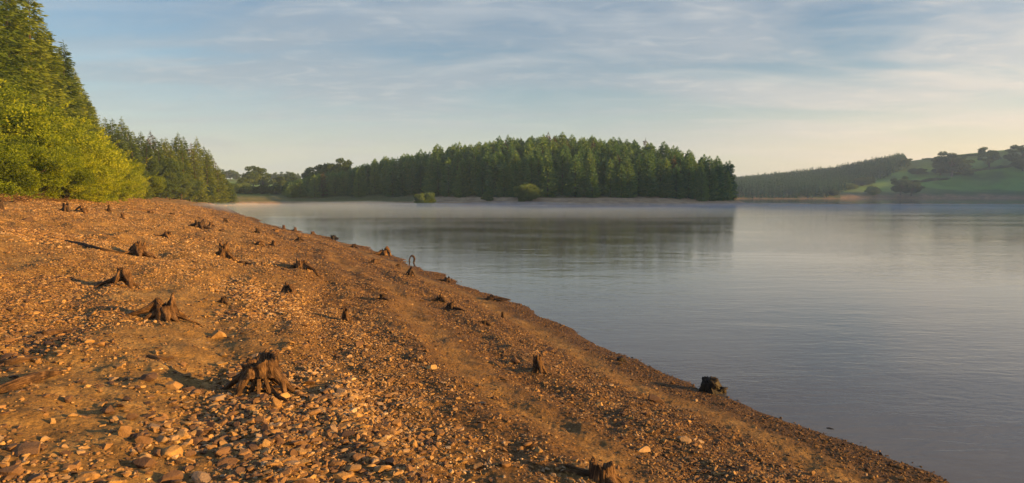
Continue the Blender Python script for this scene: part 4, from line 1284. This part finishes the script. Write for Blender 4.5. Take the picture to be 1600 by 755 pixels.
def build_far_wood():
    """the plantation on the far hillside reads as one mass"""
    r = np.random.default_rng(77)
    P = []; D = []; L = []; T = []
    n = 0
    sil = ([1130, 1165, 1200, 1240, 1300, 1330, 1360, 1400, 1408, 1414], [268, 266, 262, 259, 251, 246, 240, 235, 240, 252])
    low = ([1130, 1165, 1250, 1300, 1330, 1370, 1400, 1414], [316, 316, 314, 306, 293, 281, 270, 264])
    for Y in np.arange(600, 860, 8.5):
        for px in np.arange(1130, 1414, 5.4 * 700 / Y):
            p = px + r.uniform(-2, 2); y = Y + r.uniform(-3, 3); x = PX(p, y)
            P.append((x, y, p))
    A = np.array(P); Z, d = terrain(A[:, 0], A[:, 1])
    V = []; Q = []; TT = []
    k = 0
    Pn = []; Dn = []; Ln = []; Wn = []; Tn = []
    for (x, y, p), z, dd in zip(A, Z, d):
        if dd < 3: continue
        by = HORIZON - (z - CAMZ) / y * FPX
        lowy = np.interp(p, *low); sy = np.interp(p, *sil)
        if by > lowy: continue
        H = 12.0 * r.uniform(0.8, 1.0) if r.random() < 0.92 else 13.5
        H = min(H, ((HORIZON - sy + 3) / FPX * y + CAMZ - z) * (r.uniform(0.70, 0.93) if r.random() < 0.8 else r.uniform(0.95, 1.12)))
        if H < 3: continue
        m = 130
        t = r.random(m) ** 0.9
        a = r.uniform(0, 2 * pi, m); R = 3.1 * (1 - t) ** 0.8 * r.uniform(0.55, 1.05, m)
        Pn.append(np.stack([x + np.cos(a) * R * 0.6, y + np.sin(a) * R * 0.6, z + t * H], -1))
        Dn.append(np.stack([np.cos(a), np.sin(a), r.normal(-0.1, 0.3, m)], -1))
        Ln.append(0.5 + 1.4 * (1 - t)); Wn.append(0.6 + 1.2 * (1 - t)); Tn.append(np.clip(r.uniform(0.1, 0.7) + r.normal(0, 0.12, m), 0, 1))
        n += 1
    Pn = np.concatenate(Pn); 
    V, Q = blades(Pn, np.concatenate(Dn), np.concatenate(Ln), np.concatenate(Wn), r)
    o = mesh_np('far_plantation', V, quads=Q, mat=M['far_spruce'], attrs={'tint': np.repeat(np.concatenate(Tn), 4)})
    tag(o, kind='stuff')
    print('far wood', n)


def build_hedges():
    r = np.random.default_rng(91)
    for pts, hgt, lab in ((((1488, 273), (1520, 268), (1560, 263), (1612, 257)), 2.2, 'dark hedge line crossing the hillside pasture up to the right edge'),
                          (((1412, 287), (1445, 284), (1476, 281)), 2.0, 'short scrubby hedge left of the biggest hillside tree'),
                          (((1440, 250), (1480, 247), (1530, 243)), 1.5, 'low wall-like hedge on the skyline of the pasture')):
        W = catmull([ray_ground(*p) for p in pts], 60)
        n = 4200
        c = W[r.integers(0, 60, n)] + r.normal(0, 0.9, (n, 3)) * np.array([1.6, 0.8, 0]); 
        lump = 0.5 + 0.9 * vn(c[:, 0] * 0.22, c[:, 1] * 0.1)
        zz, _ = terrain(c[:, 0], c[:, 1]); c[:, 2] = zz + r.random(n) * hgt * lump
        o0 = W[30].copy()
        V, Q = blades(c - o0, r.normal(size=(n, 3)), np.full(n, 0.8), np.full(n, 0.6), r)
        o = mesh_np('hedge', V, quads=Q, mat=M['broad_dark'], attrs={'tint': np.repeat(r.random(n) * 0.6, 4)}); o.location = o0
        tag(o, lab, 'hedge', 'hedges on the far hillside')


build_hedges()
build_left_wood()
_tr = build_left_bushes()
build_headland()
build_far_trees(_tr)
build_far_wood()


# ------------------------------------------------------------------ grass and brushwood on the bank
def build_bank_cover():
    r = np.random.default_rng(55)
    n = 90000
    k = r.uniform(-1.0, -0.3, n); Y = np.exp(r.uniform(math.log(24), math.log(190), n)); X = k * Y
    d = lake_d(X, Y)
    keep = (d > 16) & (d < 30) & (r.random(n) < sst(0.42, 0.6, fbm(X * 0.35, Y * 0.35, 3)) * sst(16.5, 20, d))
    X, Y = X[keep], Y[keep]; Z, _ = terrain(X, Y); n = len(X)
    V, Q = blades(np.stack([X, Y, Z], -1), np.stack([r.normal(0, .35, n), r.normal(0, .35, n), np.ones(n)], -1), r.uniform(0.12, 0.38, n), r.uniform(0.02, 0.05, n) + 0.0006 * Y, r)
    tag(mesh_np('grass', V, quads=Q, mat=M['willow'], attrs={'tint': np.repeat(r.random(n) * 0.6, 4)}), kind='stuff')
    # twiggy drift of brushwood left at the old top water line
    A = Acc()
    for i in range(420):
        kk = r.uniform(-0.80, -0.62); y = r.uniform(30, 52)
        x = kk * y
        dd = float(lake_d(np.array([x]), np.array([y]))[0])
        if dd < 16 or dd > 21: continue
        z = zat(x, y); a = r.uniform(0, 2 * pi); L = r.uniform(0.3, 1.1); e = r.uniform(-0.05, 0.35)
        p = np.array([x, y, z + r.uniform(0, 0.15)])
        A.add(tube([p, p + np.array([cos(a), sin(a), e]) * L * 0.5 + r.normal(0, 0.05, 3), p + np.array([cos(a + .3), sin(a + .3), e]) * L], [0.02, 0.014, 0.006], 5, 5, i))
    tag(A.build('brushwood', M['wood']), kind='stuff')


build_bank_cover()
